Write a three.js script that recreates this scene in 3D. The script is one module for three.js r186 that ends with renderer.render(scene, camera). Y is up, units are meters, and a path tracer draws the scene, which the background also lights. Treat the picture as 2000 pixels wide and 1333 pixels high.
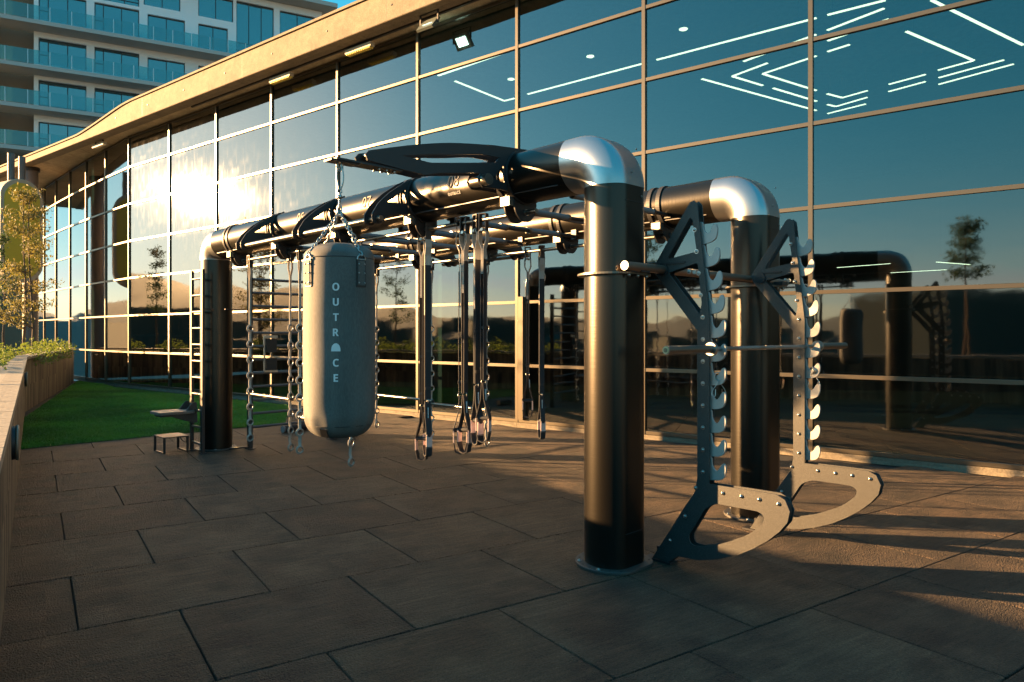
import * as THREE from 'three';
import { mergeGeometries, mergeVertices, toCreasedNormals } from 'three/addons/utils/BufferGeometryUtils.js';
import { FontLoader } from 'three/addons/loaders/FontLoader.js';
import { TextGeometry } from 'three/addons/geometries/TextGeometry.js';
import { RectAreaLightUniformsLib } from 'three/addons/lights/RectAreaLightUniformsLib.js';

// ---------------------------------------------------------------- camera, sky, sun, exposure
const scene = new THREE.Scene();
const camera = new THREE.PerspectiveCamera(2 * Math.atan(666.5 / 1391) * 180 / Math.PI, 2000 / 1333, 0.04, 9000);
camera.position.set(0, 1.6, 0);
camera.lookAt(0, 1.6, -10);
camera.setViewOffset(2000, 1333, 0, 14.5, 2000, 1333);
const renderer = new THREE.WebGLRenderer({ antialias: true });
renderer.toneMapping = THREE.LinearToneMapping;
renderer.toneMappingExposure = 7.0;
renderer.shadowMap.enabled = true;
RectAreaLightUniformsLib.init();

const RAD = Math.PI / 180;
const SUN_AZ = -81.2 * RAD, SUN_EL = 10.1 * RAD;                    // azimuth to the right of the view axis
const sunDir = new THREE.Vector3(Math.sin(SUN_AZ) * Math.cos(SUN_EL), Math.sin(SUN_EL), -Math.cos(SUN_AZ) * Math.cos(SUN_EL));
const sun = new THREE.DirectionalLight(new THREE.Color().setRGB(1.0, 0.57, 0.235), 5.0);
sun.position.copy(sunDir).multiplyScalar(120);
sun.castShadow = true;
sun.shadow.camera.left = -40; sun.shadow.camera.right = 40; sun.shadow.camera.top = 40; sun.shadow.camera.bottom = -40;
sun.shadow.camera.far = 260; sun.shadow.mapSize.set(4096, 4096); sun.shadow.radius = 1.0;
scene.add(sun, sun.target);
{ // clear evening sky: warm along the horizon, deep teal above, warmer and brighter towards the sun
  const w = 1024, h = 512, d = new Float32Array(w * h * 4), v = new THREE.Vector3();
  const mix = (a, b, t) => a + (b - a) * t;
  for (let j = 0; j < h; j++) for (let i = 0; i < w; i++) {
    const el = ((j + 0.5) / h - 0.5) * Math.PI, ph = ((i + 0.5) / w - 0.5) * 2 * Math.PI;
    v.set(Math.cos(el) * Math.cos(ph), Math.sin(el), Math.cos(el) * Math.sin(ph));
    const e = Math.max(0, Math.sin(el)), c = v.dot(sunDir);
    const hz = Math.exp(-e / 0.072), mid = Math.exp(-e / 0.26);
    const around = Math.pow(Math.max(0, (1 + c) / 2), 2.2), glow = Math.exp(-(1 - c) / 0.022), halo = Math.exp(-(1 - c) / 0.11);
    const col = [];
    const zen = [0.010, 0.088, 0.150], sky = [0.026, 0.250, 0.315], hor = [0.52, 0.375, 0.165];
    for (let k = 0; k < 3; k++) {
      let x = mix(zen[k], sky[k], mid);
      x = mix(x, hor[k], hz);
      x *= 0.80 + 0.85 * around * around * around;
      x += halo * [0.19, 0.155, 0.115][k] * (0.35 + 0.65 * mid) + glow * [0.36, 0.21, 0.09][k];
      col.push(x * 0.76);
    }
    const o = (j * w + i) * 4; d[o] = col[0]; d[o + 1] = col[1]; d[o + 2] = col[2]; d[o + 3] = 1;
  }
  const t = new THREE.DataTexture(d, w, h, THREE.RGBAFormat, THREE.FloatType);
  t.mapping = THREE.EquirectangularReflectionMapping; t.magFilter = THREE.LinearFilter; t.needsUpdate = true;
  scene.background = t; scene.environment = t;
}

// ---------------------------------------------------------------- helpers
let seed = 7;
const rnd = () => { seed = (seed * 1664525 + 1013904223) >>> 0; return seed / 4294967296; };
const rr = (a, b) => a + (b - a) * rnd();
const V = (x, y, z) => new THREE.Vector3(x, y, z);
const used = {};
const numbered = (n) => { if (!(n in used)) { used[n] = 0; return n; } return n + '_' + String(++used[n]).padStart(3, '0'); };
function tag(o, label, category, group, kind) {
  o.userData.label = label; if (category) o.userData.category = category;
  if (group) o.userData.group = group; if (kind) o.userData.kind = kind; return o;
}
function part(name, g, m, parent) {
  const geo = Array.isArray(g) ? (g.length > 1 ? mergeGeometries(g.map((x) => clean(x))) : g[0]) : g;
  const o = new THREE.Mesh(geo, m); o.name = parent ? name : numbered(name);
  o.castShadow = o.receiveShadow = true; (parent ?? scene).add(o); return o;
}
function clean(g) {
  let x = g.index ? g.toNonIndexed() : g.clone();
  for (const k of Object.keys(x.attributes)) if (!['position', 'normal', 'uv'].includes(k)) x.deleteAttribute(k);
  if (!x.attributes.uv) x.setAttribute('uv', new THREE.BufferAttribute(new Float32Array(x.attributes.position.count * 2), 2));
  if (!x.attributes.normal) x.computeVertexNormals();
  return x;
}
function thing(name, label, category, pos = [0, 0, 0], turn = 0, group) {
  const o = new THREE.Group(); o.name = numbered(name); o.position.set(...pos); o.rotation.y = turn; scene.add(o);
  return tag(o, label, category, group);
}
function copy(src, label, pos, turn) {
  const o = src.clone(); o.name = numbered(src.name.replace(/_\d{3}$/, '')); o.userData = { ...src.userData }; if (label) o.userData.label = label;
  if (pos) o.position.set(...pos); if (turn !== undefined) o.rotation.y = turn; scene.add(o); return o;
}
const structure = (name, g, m) => { const o = part(name, g, m); o.userData.kind = 'structure'; return o; };
function box(w, h, d, x = 0, y = 0, z = 0) { const g = new THREE.BoxGeometry(w, h, d); g.translate(x, y, z); return metricUV(g); }
function metricUV(g) { // box mapping in metres
  const x = g.index ? g.toNonIndexed() : g, p = x.attributes.position, n = x.attributes.normal, uv = new Float32Array(p.count * 2);
  for (let i = 0; i < p.count; i++) {
    const ax = Math.abs(n.getX(i)), ay = Math.abs(n.getY(i)), az = Math.abs(n.getZ(i));
    if (ay > ax && ay > az) { uv[2 * i] = p.getX(i); uv[2 * i + 1] = p.getZ(i); }
    else if (ax > az) { uv[2 * i] = p.getZ(i); uv[2 * i + 1] = p.getY(i); }
    else { uv[2 * i] = p.getX(i); uv[2 * i + 1] = p.getY(i); }
  }
  x.setAttribute('uv', new THREE.BufferAttribute(uv, 2)); return x;
}
function cyl(a, b, r, seg = 14, r2 = r) {
  const d = b.clone().sub(a), g = new THREE.CylinderGeometry(r2, r, d.length(), seg);
  g.applyQuaternion(new THREE.Quaternion().setFromUnitVectors(V(0, 1, 0), d.clone().normalize()));
  g.translate((a.x + b.x) / 2, (a.y + b.y) / 2, (a.z + b.z) / 2); return g;
}
function plate(pts, t, holes = [], bevel = 0.0015) { // outline in x,y; thickness t along z, centred
  const s = new THREE.Shape(pts.map((p) => new THREE.Vector2(...p)));
  for (const h of holes) s.holes.push(new THREE.Path(h.map((p) => new THREE.Vector2(...p))));
  const g = new THREE.ExtrudeGeometry(s, { depth: t - 2 * bevel, bevelEnabled: bevel > 0, bevelThickness: bevel, bevelSize: bevel, bevelSegments: 1 });
  g.translate(0, 0, -t / 2 + bevel); return g;
}
function smoothLine(pts, n = 6, closed = false) { // dense points through a 2-D outline
  const c = new THREE.CatmullRomCurve3(pts.map((p) => V(p[0], p[1], 0)), closed, 'centripetal');
  return c.getPoints(pts.length * n).map((p) => [p.x, p.y]);
}
function roundCorners(pts, r) { // outline with every corner rounded by up to r
  const out = [], n = pts.length;
  for (let i = 0; i < n; i++) {
    const p = new THREE.Vector2(...pts[i]), a = new THREE.Vector2(...pts[(i + n - 1) % n]).sub(p), b = new THREE.Vector2(...pts[(i + 1) % n]).sub(p);
    const k = Math.min(r, a.length() * 0.45, b.length() * 0.45); a.setLength(k).add(p); b.setLength(k).add(p);
    for (let j = 0; j <= 4; j++) { const t = j / 4, q = 1 - t; out.push([q * q * a.x + 2 * q * t * p.x + t * t * b.x, q * q * a.y + 2 * q * t * p.y + t * t * b.y]); }
  }
  return out;
}
function sweep(profile, frames, caps = true) { // profile [[u,v]], frames [{o,u,v}]
  const n = profile.length, pos = [], idx = [], uv = []; let run = 0;
  frames.forEach((f, k) => {
    if (k) run += f.o.distanceTo(frames[k - 1].o);
    let per = 0;
    profile.forEach(([a, b], i) => {
      if (i) per += Math.hypot(a - profile[i - 1][0], b - profile[i - 1][1]);
      pos.push(f.o.x + f.u.x * a + f.v.x * b, f.o.y + f.u.y * a + f.v.y * b, f.o.z + f.u.z * a + f.v.z * b); uv.push(per, run);
    });
  });
  for (let k = 0; k < frames.length - 1; k++) for (let i = 0; i < n; i++) {
    const a = k * n + i, b = k * n + (i + 1) % n, c = a + n, d = b + n; idx.push(a, b, c, b, d, c);
  }
  let g = new THREE.BufferGeometry();
  g.setAttribute('position', new THREE.Float32BufferAttribute(pos, 3)); g.setAttribute('uv', new THREE.Float32BufferAttribute(uv, 2));
  g.setIndex(idx);
  return outward(g);
}
function outward(g) { // faces and normals of a closed shape turned outwards
  const p = g.attributes.position, ix = g.index.array; let vol = 0; const a = V(0, 0, 0), b = V(0, 0, 0), c = V(0, 0, 0);
  for (let i = 0; i < ix.length; i += 3) { a.fromBufferAttribute(p, ix[i]); b.fromBufferAttribute(p, ix[i + 1]); c.fromBufferAttribute(p, ix[i + 2]); vol += a.dot(b.cross(c)); }
  if (vol < 0) { for (let i = 0; i < ix.length; i += 3) { const t = ix[i]; ix[i] = ix[i + 1]; ix[i + 1] = t; } }
  g.computeVertexNormals(); return g;
}
function ring(R, r, seg = 20, tube = 8) { return new THREE.TorusGeometry(R, r, tube, seg); }
function placed(g, x, y, z, rx = 0, ry = 0, rz = 0) {
  const m = new THREE.Matrix4().makeRotationFromEuler(new THREE.Euler(rx, ry, rz)); m.setPosition(x, y, z); const c = g.clone(); c.applyMatrix4(m); return c;
}

// value noise for textures
function noiseGrid(n, s0) {
  let s = s0; const a = new Float32Array(n * n); for (let i = 0; i < n * n; i++) { s = (s * 1664525 + 1013904223) >>> 0; a[i] = s / 4294967296; }
  return (x, y) => {
    const xi = Math.floor(x), yi = Math.floor(y), fx = x - xi, fy = y - yi, u = fx * fx * (3 - 2 * fx), v = fy * fy * (3 - 2 * fy);
    const g = (i, j) => a[(((j % n) + n) % n) * n + (((i % n) + n) % n)];
    return (g(xi, yi) * (1 - u) + g(xi + 1, yi) * u) * (1 - v) + (g(xi, yi + 1) * (1 - u) + g(xi + 1, yi + 1) * u) * v;
  };
}
function texture(size, fn, repeat = 1, srgb = true) { // fn(u,v) -> [r,g,b] 0..1
  const d = new Uint8Array(size * size * 4);
  for (let j = 0; j < size; j++) for (let i = 0; i < size; i++) {
    const c = fn(i / size, j / size), o = (j * size + i) * 4;
    for (let k = 0; k < 3; k++) d[o + k] = Math.max(0, Math.min(255, c[k] * 255)); d[o + 3] = 255;
  }
  const t = new THREE.DataTexture(d, size, size); t.wrapS = t.wrapT = THREE.RepeatWrapping; t.magFilter = THREE.LinearFilter; t.minFilter = THREE.LinearMipmapLinearFilter;
  t.generateMipmaps = true; if (srgb) t.colorSpace = THREE.SRGBColorSpace; t.repeat.set(repeat, repeat); t.needsUpdate = true; return t;
}
const N1n = noiseGrid(256, 11), N2n = noiseGrid(256, 97), N3n = noiseGrid(256, 541);
const lin = (r, g, b) => new THREE.Color().setRGB(r, g, b);
const std = (c, roughness, metalness = 0, more = {}) => new THREE.MeshStandardMaterial({ color: c, roughness, metalness, side: THREE.DoubleSide, ...more });
const phys = (o) => new THREE.MeshPhysicalMaterial({ side: THREE.DoubleSide, ...o });

// ---------------------------------------------------------------- materials
const slabTex = texture(1024, (u, v) => { // rubber granule paver: fine crumbs, brushed streaks, scuffs
  const fine = N1n(u * 512, v * 512) * 0.5 + N2n(u * 256, v * 256) * 0.5, streak = N3n(u * 16, v * 128), big = N1n(u * 8 + 3, v * 8) * 0.6 + N2n(u * 16, v * 16 + 5) * 0.4;
  const blot = Math.max(0, N3n(u * 10 + 2, v * 10) - 0.60) * 0.55, scuff = Math.max(0, N2n(u * 6, v * 40 + 11) - 0.72) * 0.5;
  const k = 0.64 + 0.36 * (fine - 0.5) + 0.16 * (streak - 0.5) + 0.40 * (big - 0.5) - blot + scuff, chip = N2n(u * 300 + 9, v * 300) > 0.93 ? 0.16 : 0;
  return [k * 0.70 + chip, k * 0.62 + chip, k * 0.54 + chip];
}, 0.5);
const slabBump = texture(1024, (u, v) => { const k = N1n(u * 512, v * 512) * 0.55 + N2n(u * 256, v * 256) * 0.25 + N3n(u * 24, v * 200) * 0.2; return [k, k, k]; }, 0.5, false);
const slabMats = [lin(0.35, 0.29, 0.235), lin(0.27, 0.225, 0.185), lin(0.40, 0.335, 0.27), lin(0.31, 0.265, 0.22), lin(0.36, 0.285, 0.22)].map((c) => std(c, 0.78, 0, { map: slabTex, bumpMap: slabBump, bumpScale: 0.03 }));
const jointMat = std(lin(0.018, 0.017, 0.016), 0.95);
const concTex = texture(1024, (u, v) => {
  const k = 0.80 + 0.10 * (N1n(u * 8, v * 8) - 0.5) + 0.10 * (N2n(u * 48, v * 48) - 0.5) + 0.12 * (N3n(u * 256, v * 256) - 0.5), stain = Math.max(0, N2n(u * 32, v * 8 + 7) - 0.74) * 0.35;
  const pit = N1n(u * 220, v * 220 + 3) > 0.955 ? 0.22 : 0;
  const s = k - stain - pit; return [s * 0.93, s * 0.88, s * 0.80];
}, 0.25);
const concBump = texture(512, (u, v) => { const k = 0.5 + 0.5 * (N3n(u * 128, v * 128) - 0.5) - (N1n(u * 110, v * 110) > 0.955 ? 0.4 : 0); return [k, k, k]; }, 0.5, false);
const concrete = std(lin(0.30, 0.28, 0.25), 0.85, 0, { map: concTex, bumpMap: concBump, bumpScale: 0.004 });
const boardTex = texture(1024, (u, v) => { // weathered shuttered concrete: vertical streaks and stains
  const st = N1n(u * 64, v * 6), s2 = N2n(u * 24 + 4, v * 3), f = N3n(u * 256, v * 256), drip = Math.max(0, N1n(u * 40 + 9, v * 2) - 0.55) * 0.9;
  const k = 0.62 + 0.30 * (st - 0.5) + 0.30 * (s2 - 0.5) + 0.16 * (f - 0.5) - drip; return [k * 0.86, k * 0.78, k * 0.66];
}, 0.4);
const boardConc = std(lin(0.56, 0.54, 0.50), 0.88, 0, { map: boardTex, bumpMap: concBump, bumpScale: 0.005 });
const copingMat = std(lin(0.50, 0.49, 0.48), 0.82, 0, { map: concTex, bumpMap: concBump, bumpScale: 0.004 });
const frameMat = std(lin(0.13, 0.11, 0.085), 0.36, 0.8);
const soffitMat = std(lin(0.72, 0.67, 0.58), 0.9, 0, { map: concTex });
const glassMat = phys({ color: lin(0.16, 0.26, 0.27), roughness: 0.05, metalness: 0, transmission: 1, thickness: 0, ior: 2.3, bumpMap: texture(256, (u, v) => { const k = 0.5 * N1n(u * 4, v * 4) + 0.35 * N2n(u * 8, v * 8) + 0.15 * N3n(u * 16, v * 16); return [k, k, k]; }, 0.8, false), roughnessMap: texture(512, (u, v) => { const k = 0.55 + 0.5 * Math.max(0, N2n(u * 40, v * 5) - 0.45) + 0.5 * Math.max(0, N1n(u * 6, v * 6) - 0.5) + (N3n(u * 128, v * 128) > 0.94 ? 0.3 : 0); return [k, k, k]; }, 1, false), bumpScale: 0.0008 });
const brushed = texture(512, (u, v) => { const k = 0.5 + 0.35 * (N1n(u * 6, v * 256) - 0.5) + 0.3 * (N2n(u * 160, v * 160) - 0.5); return [k, k, k]; }, 1, false);
const rigMetal = std(lin(0.045, 0.041, 0.036), 0.29, 0.9, { bumpMap: brushed, bumpScale: 0.0004 });
const elbowMetal = std(lin(0.46, 0.455, 0.45), 0.32, 0.95, { bumpMap: brushed, bumpScale: 0.0004 });
const blackSteel = std(lin(0.030, 0.029, 0.031), 0.46, 0.25);
const speckTex = texture(512, (u, v) => { const f = N1n(u * 256, v * 256), k = 0.42 + 0.25 * (f - 0.5) + (N2n(u * 256 + 5, v * 256) > 0.86 ? 0.35 : 0); return [k, k, k * 0.98]; }, 3);
const rackPaint = std(lin(0.30, 0.30, 0.31), 0.5, 0.3, { map: speckTex });
const steel = std(lin(0.40, 0.39, 0.38), 0.28, 1.0);
const zinc = std(lin(0.42, 0.42, 0.41), 0.34, 0.95);
const hookSilver = std(lin(0.36, 0.355, 0.345), 0.5, 0.45);
const barMetal = std(lin(0.22, 0.20, 0.175), 0.32, 0.95);
const gripMat = std(lin(0.17, 0.165, 0.17), 0.7);
const canvasTex = texture(512, (u, v) => { const k = 0.80 + 0.12 * (N1n(u * 256, v * 256) - 0.5) + 0.14 * (N2n(u * 12, v * 12) - 0.5) + 0.05 * Math.sin(u * 512 * Math.PI) * Math.sin(v * 512 * Math.PI); return [k, k, k * 0.985]; }, 1);
const bagMat = std(lin(0.17, 0.168, 0.165), 0.72, 0, { map: canvasTex });
const whitePrint = std(lin(0.72, 0.73, 0.74), 0.7);
const blackLeather = std(lin(0.022, 0.021, 0.022), 0.5);
const webLight = std(lin(0.40, 0.375, 0.34), 0.85);
const webBlack = std(lin(0.022, 0.022, 0.026), 0.8);
const webPink = std(lin(0.60, 0.46, 0.43), 0.8);
const turfBase = std(lin(0.030, 0.085, 0.014), 0.95);
const bladeMat = phys({ color: lin(0.07, 0.23, 0.018), roughness: 0.8, transmission: 0.25, thickness: 0 });
const barkMat = std(lin(0.12, 0.085, 0.06), 0.9);
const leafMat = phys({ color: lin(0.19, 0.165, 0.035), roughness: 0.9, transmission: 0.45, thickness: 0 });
const leafDark = phys({ color: lin(0.07, 0.11, 0.03), roughness: 0.9, transmission: 0.4, thickness: 0 });
const hedgeMat = phys({ color: lin(0.17, 0.22, 0.03), roughness: 0.9, transmission: 0.4, thickness: 0 });

// ---------------------------------------------------------------- the lie of the land (plan coordinates: x right, d = distance ahead, world z = -d)
const P2 = (x, d, y = 0) => V(x, y, -d);
const TB = [-0.558, 0.830], TA = [0.830, 0.558];                    // paving grid: along the parapet, across it
const grid = (t, n, y = 0) => P2(TB[0] * t + TA[0] * n, TB[1] * t + TA[1] * n, y);
const GRID_TURN = Math.atan2(TB[0], TB[1]);                          // parapet runs along TB
const WU = [-0.79122, 0.61153], WN = [-0.61153, -0.79122], W0 = [-3.73, 15.27];   // glass wall: along, outward, a point
const wall = (t, off = 0, y = 0) => P2(W0[0] + WU[0] * t + WN[0] * off, W0[1] + WU[1] * t + WN[1] * off, y);
const azTurn = (dx, dd) => Math.atan2(dd, dx);                       // turn so that local +x runs along (dx, dd) of the plan
const WTURN = azTurn(WU[0], WU[1]);

// ground far below the roof terrace, hills round the horizon
{
  const g = new THREE.CircleGeometry(6000, 96); g.rotateX(-Math.PI / 2);
  const o = structure('ground', g, std(lin(0.055, 0.065, 0.045), 0.95)); o.position.y = -9;
  const pos = [], idx = [], NA = 360, R = [[700, -9, 0], [1100, 0, 0.35], [1700, 0, 0.75], [2400, 0, 1.0], [3300, 0, 0.35]];
  for (let k = 0; k < R.length; k++) for (let i = 0; i < NA; i++) {
    const a = i / NA * 2 * Math.PI, az = Math.atan2(Math.sin(a), Math.cos(a));
    const n = N1n(i / NA * 64, 3.2 + k * 2.1) * 0.5 + N2n(i / NA * 128, 1 + k) * 0.3 + N3n(i / NA * 360 * 0.8, 6 + k) * 0.12;
    const big = 0.62 + 1.25 * Math.exp(-Math.pow((az + 1.36) / 0.30, 2)) + 0.30 * Math.exp(-Math.pow((az + 2.45) / 0.16, 2));
    const h = -9 + R[k][2] * (20 + 122 * n) * big;
    pos.push(Math.sin(a) * R[k][0], h, -Math.cos(a) * R[k][0]);
  }
  for (let k = 0; k < R.length - 1; k++) for (let i = 0; i < NA; i++) { const a = k * NA + i, b = k * NA + (i + 1) % NA; idx.push(a, b, a + NA, b, b + NA, a + NA); }
  const hg = new THREE.BufferGeometry(); hg.setAttribute('position', new THREE.Float32BufferAttribute(pos, 3)); hg.setIndex(idx); hg.computeVertexNormals();
  structure('hills', hg, std(lin(0.035, 0.062, 0.055), 0.95));
  // town and woods in the valley, one far mass seen only mirrored in the glass
  const gs = [];
  for (let i = 0; i < 520; i++) {
    const a = rr(-Math.PI, 0.2), d = rr(60, 680), x = Math.sin(a) * d, z = -Math.cos(a) * d;
    if (z < -25 && x > -45) continue;
    if (rnd() < 0.35) { const h = rr(6, 15), w = rr(8, 22), dd = rr(8, 16), b = new THREE.BoxGeometry(w, h, dd); b.rotateY(rr(0, 3)); b.translate(x, -9 + h / 2, z); gs.push(b); }
    else { const r = rr(3, 7), b = new THREE.IcosahedronGeometry(r, 1), p = b.attributes.position; for (let q = 0; q < p.count; q++) { const k = 0.7 + 0.6 * N1n(p.getX(q) * 0.9 + i, p.getZ(q) * 0.9 + p.getY(q)); p.setXYZ(q, p.getX(q) * k, p.getY(q) * k, p.getZ(q) * k); } b.computeVertexNormals(); b.translate(x, -9 + r * 0.6, z); gs.push(b); }
  }
  tag(part('distant_town', gs, std(lin(0.05, 0.066, 0.055), 0.95)), 'far-off roofs and treetops in the valley beyond the terrace', 'town', null, 'stuff');
}

// terrace slab and paving stones
{
  const edge = [[-6, -0.2], [-6, 24], [17.9, 24], [17.9, -0.2]];
  const sh = new THREE.Shape(edge.map(([t, n]) => { const p = grid(t - 6, n); return new THREE.Vector2(p.x, p.z); }));
  const c = [grid(-14, -0.5), grid(17.9, -0.5), P2(-15.6, 24.6), wall(12, -6), wall(-26, -6), grid(-14, 22)];
  const s2 = new THREE.Shape(c.map((p) => new THREE.Vector2(p.x, -p.z))); void sh;
  const g = new THREE.ExtrudeGeometry(s2, { depth: 0.35, bevelEnabled: false }); g.rotateX(-Math.PI / 2); g.translate(0, -0.385, 0);
  const floor = new THREE.Group(); floor.name = 'terrace_floor'; floor.userData.kind = 'structure'; scene.add(floor);
  part('floor_base', g, jointMat, floor);
  const variants = [];
  for (let k = 0; k < 6; k++) {
    const hw = 0.5 * (1.02 - 0.016), hd = 0.5 * (1.01 - 0.016), s = new THREE.Shape(roundCorners([[-hw, -hd], [hw, -hd], [hw, hd], [-hw, hd]], 0.008).map((p) => new THREE.Vector2(...p)));
    const q = new THREE.ExtrudeGeometry(s, { depth: 0.026, bevelEnabled: true, bevelSize: 0.004, bevelThickness: 0.004, bevelSegments: 1 }); q.rotateX(-Math.PI / 2); q.translate(0, -0.030, 0);
    const m = metricUV(q), uv = m.attributes.uv; for (let i = 0; i < uv.count; i++) uv.setXY(i, uv.getX(i) + k * 0.37, uv.getY(i) + k * 0.71);
    variants.push(m);
  }
  const onWallSide = (p, off) => (p.x - W0[0]) * WN[0] + (-p.z - W0[1]) * WN[1] > off;
  const e0 = P2(-6.76, 9.85), e1 = P2(-4.05, 12.65);
  const beforeTurf = (p) => { const dx = e1.x - e0.x, dz = e1.z - e0.z; return ((p.x - e0.x) * dz - (p.z - e0.z) * dx) / Math.hypot(dx, dz); };
  let count = 0;
  for (let r = -10; r < 17; r++) for (let j = -3; j < 24; j++) {
    const t = 4.494 + 1.01 * (r + 0.5), n = ((r & 1) ? 0.70 : 0.20) + 1.02 * (j + 0.5) - 0.5 - 0.52;
    if (n < -0.55) continue;
    const p = grid(t, n);
    if (!onWallSide(p, 0.05)) continue;
    if (-p.z < -5 || (p.x > 9)) continue;
    if (beforeTurf(p) > 0.72 && p.x < -2.2) continue;
    const o = part('paving_slab', variants[Math.floor(rnd() * 6)], slabMats[Math.floor(rnd() * 5)], floor);
    o.position.set(p.x, rr(-0.0015, 0.0015), p.z); o.rotation.y = Math.atan2(TA[1], TA[0]) + (rnd() < 0.5 ? 0 : Math.PI) + rr(-0.002, 0.002); count++;
  }
  console.log('slabs', count);
}

// artificial turf
const turfPoly = [P2(-7.15, 9.48), P2(-4.05, 12.65), wall(1.2, 0.42), wall(9.68, 0.42), P2(-12.9, 22.4), P2(-14.4, 23.6), grid(17.7, 0.05)];
{
  const s = new THREE.Shape(turfPoly.map((p) => new THREE.Vector2(p.x, -p.z)));
  const g = new THREE.ExtrudeGeometry(s, { depth: 0.03, bevelEnabled: false }); g.rotateX(-Math.PI / 2); g.translate(0, -0.034 + 0.012, 0);
  const t = structure('turf', g, turfBase);
  const inside = (x, y) => { let c = false; const P = turfPoly; for (let i = 0, j = P.length - 1; i < P.length; j = i++) { const a = P[i], b = P[j], ay = -a.z, by = -b.z; if ((ay > y) !== (by > y) && x < (b.x - a.x) * (y - ay) / (by - ay) + a.x) c = !c; } return c; };
  const blade = new THREE.BufferGeometry(); const bp = [];
  for (let k = 0; k < 5; k++) { const a = k * 1.3, x = Math.cos(a) * 0.012, z = Math.sin(a) * 0.012, lx = Math.cos(a * 2.1) * 0.018, lz = Math.sin(a * 2.1) * 0.018; bp.push(x - 0.004, 0, z, x + 0.004, 0, z + 0.002, x + lx, 0.032, z + lz); }
  blade.setAttribute('position', new THREE.Float32BufferAttribute(bp, 3)); blade.computeVertexNormals();
  const M = 60000, im = new THREE.InstancedMesh(blade, bladeMat, M), m4 = new THREE.Matrix4(), q = new THREE.Quaternion(), e = new THREE.Euler(), col = new THREE.Color();
  let k = 0; while (k < M) {
    const x = rr(-15, -3.5), y = rr(9.2, 23.8); if (!inside(x, y)) continue;
    e.set(rr(-0.3, 0.3), rr(0, 6.28), rr(-0.3, 0.3)); q.setFromEuler(e); const sc = rr(0.8, 1.3);
    m4.compose(V(x, 0.004, -y), q, V(sc * 1.5, sc, sc * 1.5)); im.setMatrixAt(k, m4); const tone = rr(0.75, 1.15) * (0.65 + 0.8 * N1n(x * 1.3, y * 1.3)), dry = N2n(x * 0.9, y * 0.9) * 0.5; col.setRGB(tone * (1 + dry), tone, tone * 0.9); im.setColorAt(k, col); k++;
  }
  im.name = 'turf_blades'; im.castShadow = im.receiveShadow = true; scene.add(im);
  tag(im, 'short green artificial grass blades behind the ladder', 'grass', null, 'stuff'); void t;
}

// ---------------------------------------------------------------- parapet, planter, hedge, trees
{
  const H = 1.12;
  const p = thing('parapet_wall', 'low shuttered concrete parapet with grey plank coping along the left', 'wall');
  const seg = (a, b, name) => { // wall from plan point a to b, inner face on the right of a->b
    const L = Math.hypot(b.x - a.x, b.z - a.z), turn = Math.atan2(-(b.z - a.z), b.x - a.x);
    const body = metricUV(new THREE.BoxGeometry(L, H - 0.05, 0.26)); const o = part(name, body, boardConc, p);
    o.position.set((a.x + b.x) / 2, (H - 0.05) / 2 - 0.03, (a.z + b.z) / 2); o.rotation.y = turn;
    o.translateZ(-0.145);
    const n = Math.round(L / 0.42);
    for (let i = 0; i < n; i++) {
      const w = L / n, c = part('coping_board', metricUV(new THREE.BoxGeometry(w - 0.007, 0.05, 0.33)), copingMat, p);
      c.position.set(a.x + (b.x - a.x) * (i + 0.5) / n, H - 0.055 + 0.028 + rr(0, 0.0015), a.z + (b.z - a.z) * (i + 0.5) / n); c.rotation.y = turn; c.translateZ(-0.14);
    }
  };
  const A = grid(-13, -0.13), B = grid(17.9, -0.13), C = P2(-14.7, 23.9);
  seg(A, B, 'wall_panel'); seg(B, C, 'wall_panel');
  // round bulkhead lamps let into the inner face
  for (const [t, n, lab] of [[7.0, -0.13, 'round dark bulkhead lamp on the parapet nearest the camera'], [16.6, -0.13, 'small round bulkhead lamp on the parapet at its bend']]) {
    const q = grid(t, n, 0.72), b = thing('bulkhead_lamp', lab, 'wall lamp', [q.x, q.y, q.z], Math.atan2(-(B.z - A.z), B.x - A.x), 'parapet lamps');
    part('housing', placed(new THREE.CylinderGeometry(0.13, 0.14, 0.05, 28), 0, 0, 0.0, Math.PI / 2), blackSteel, b);
    part('rim', placed(ring(0.13, 0.014, 28), 0, 0, 0.022), std(lin(0.3, 0.27, 0.22), 0.5, 0.6), b);
  }
  // planter trough outside the parapet
  const soil = thing('planter_trough', 'long planting trough outside the concrete parapet', 'planter');
  for (const [a, b] of [[grid(-13, -1.1), grid(19, -1.1)], [grid(18.4, -1.2), P2(-16.6, 24.5)]]) {
    const L = Math.hypot(b.x - a.x, b.z - a.z), o = part('soil_bed', metricUV(new THREE.BoxGeometry(L, 0.9, 1.3)), std(lin(0.05, 0.04, 0.03), 0.95), soil);
    o.position.set((a.x + b.x) / 2, 0.4, (a.z + b.z) / 2); o.rotation.y = Math.atan2(-(b.z - a.z), b.x - a.x);
  }
}
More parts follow.
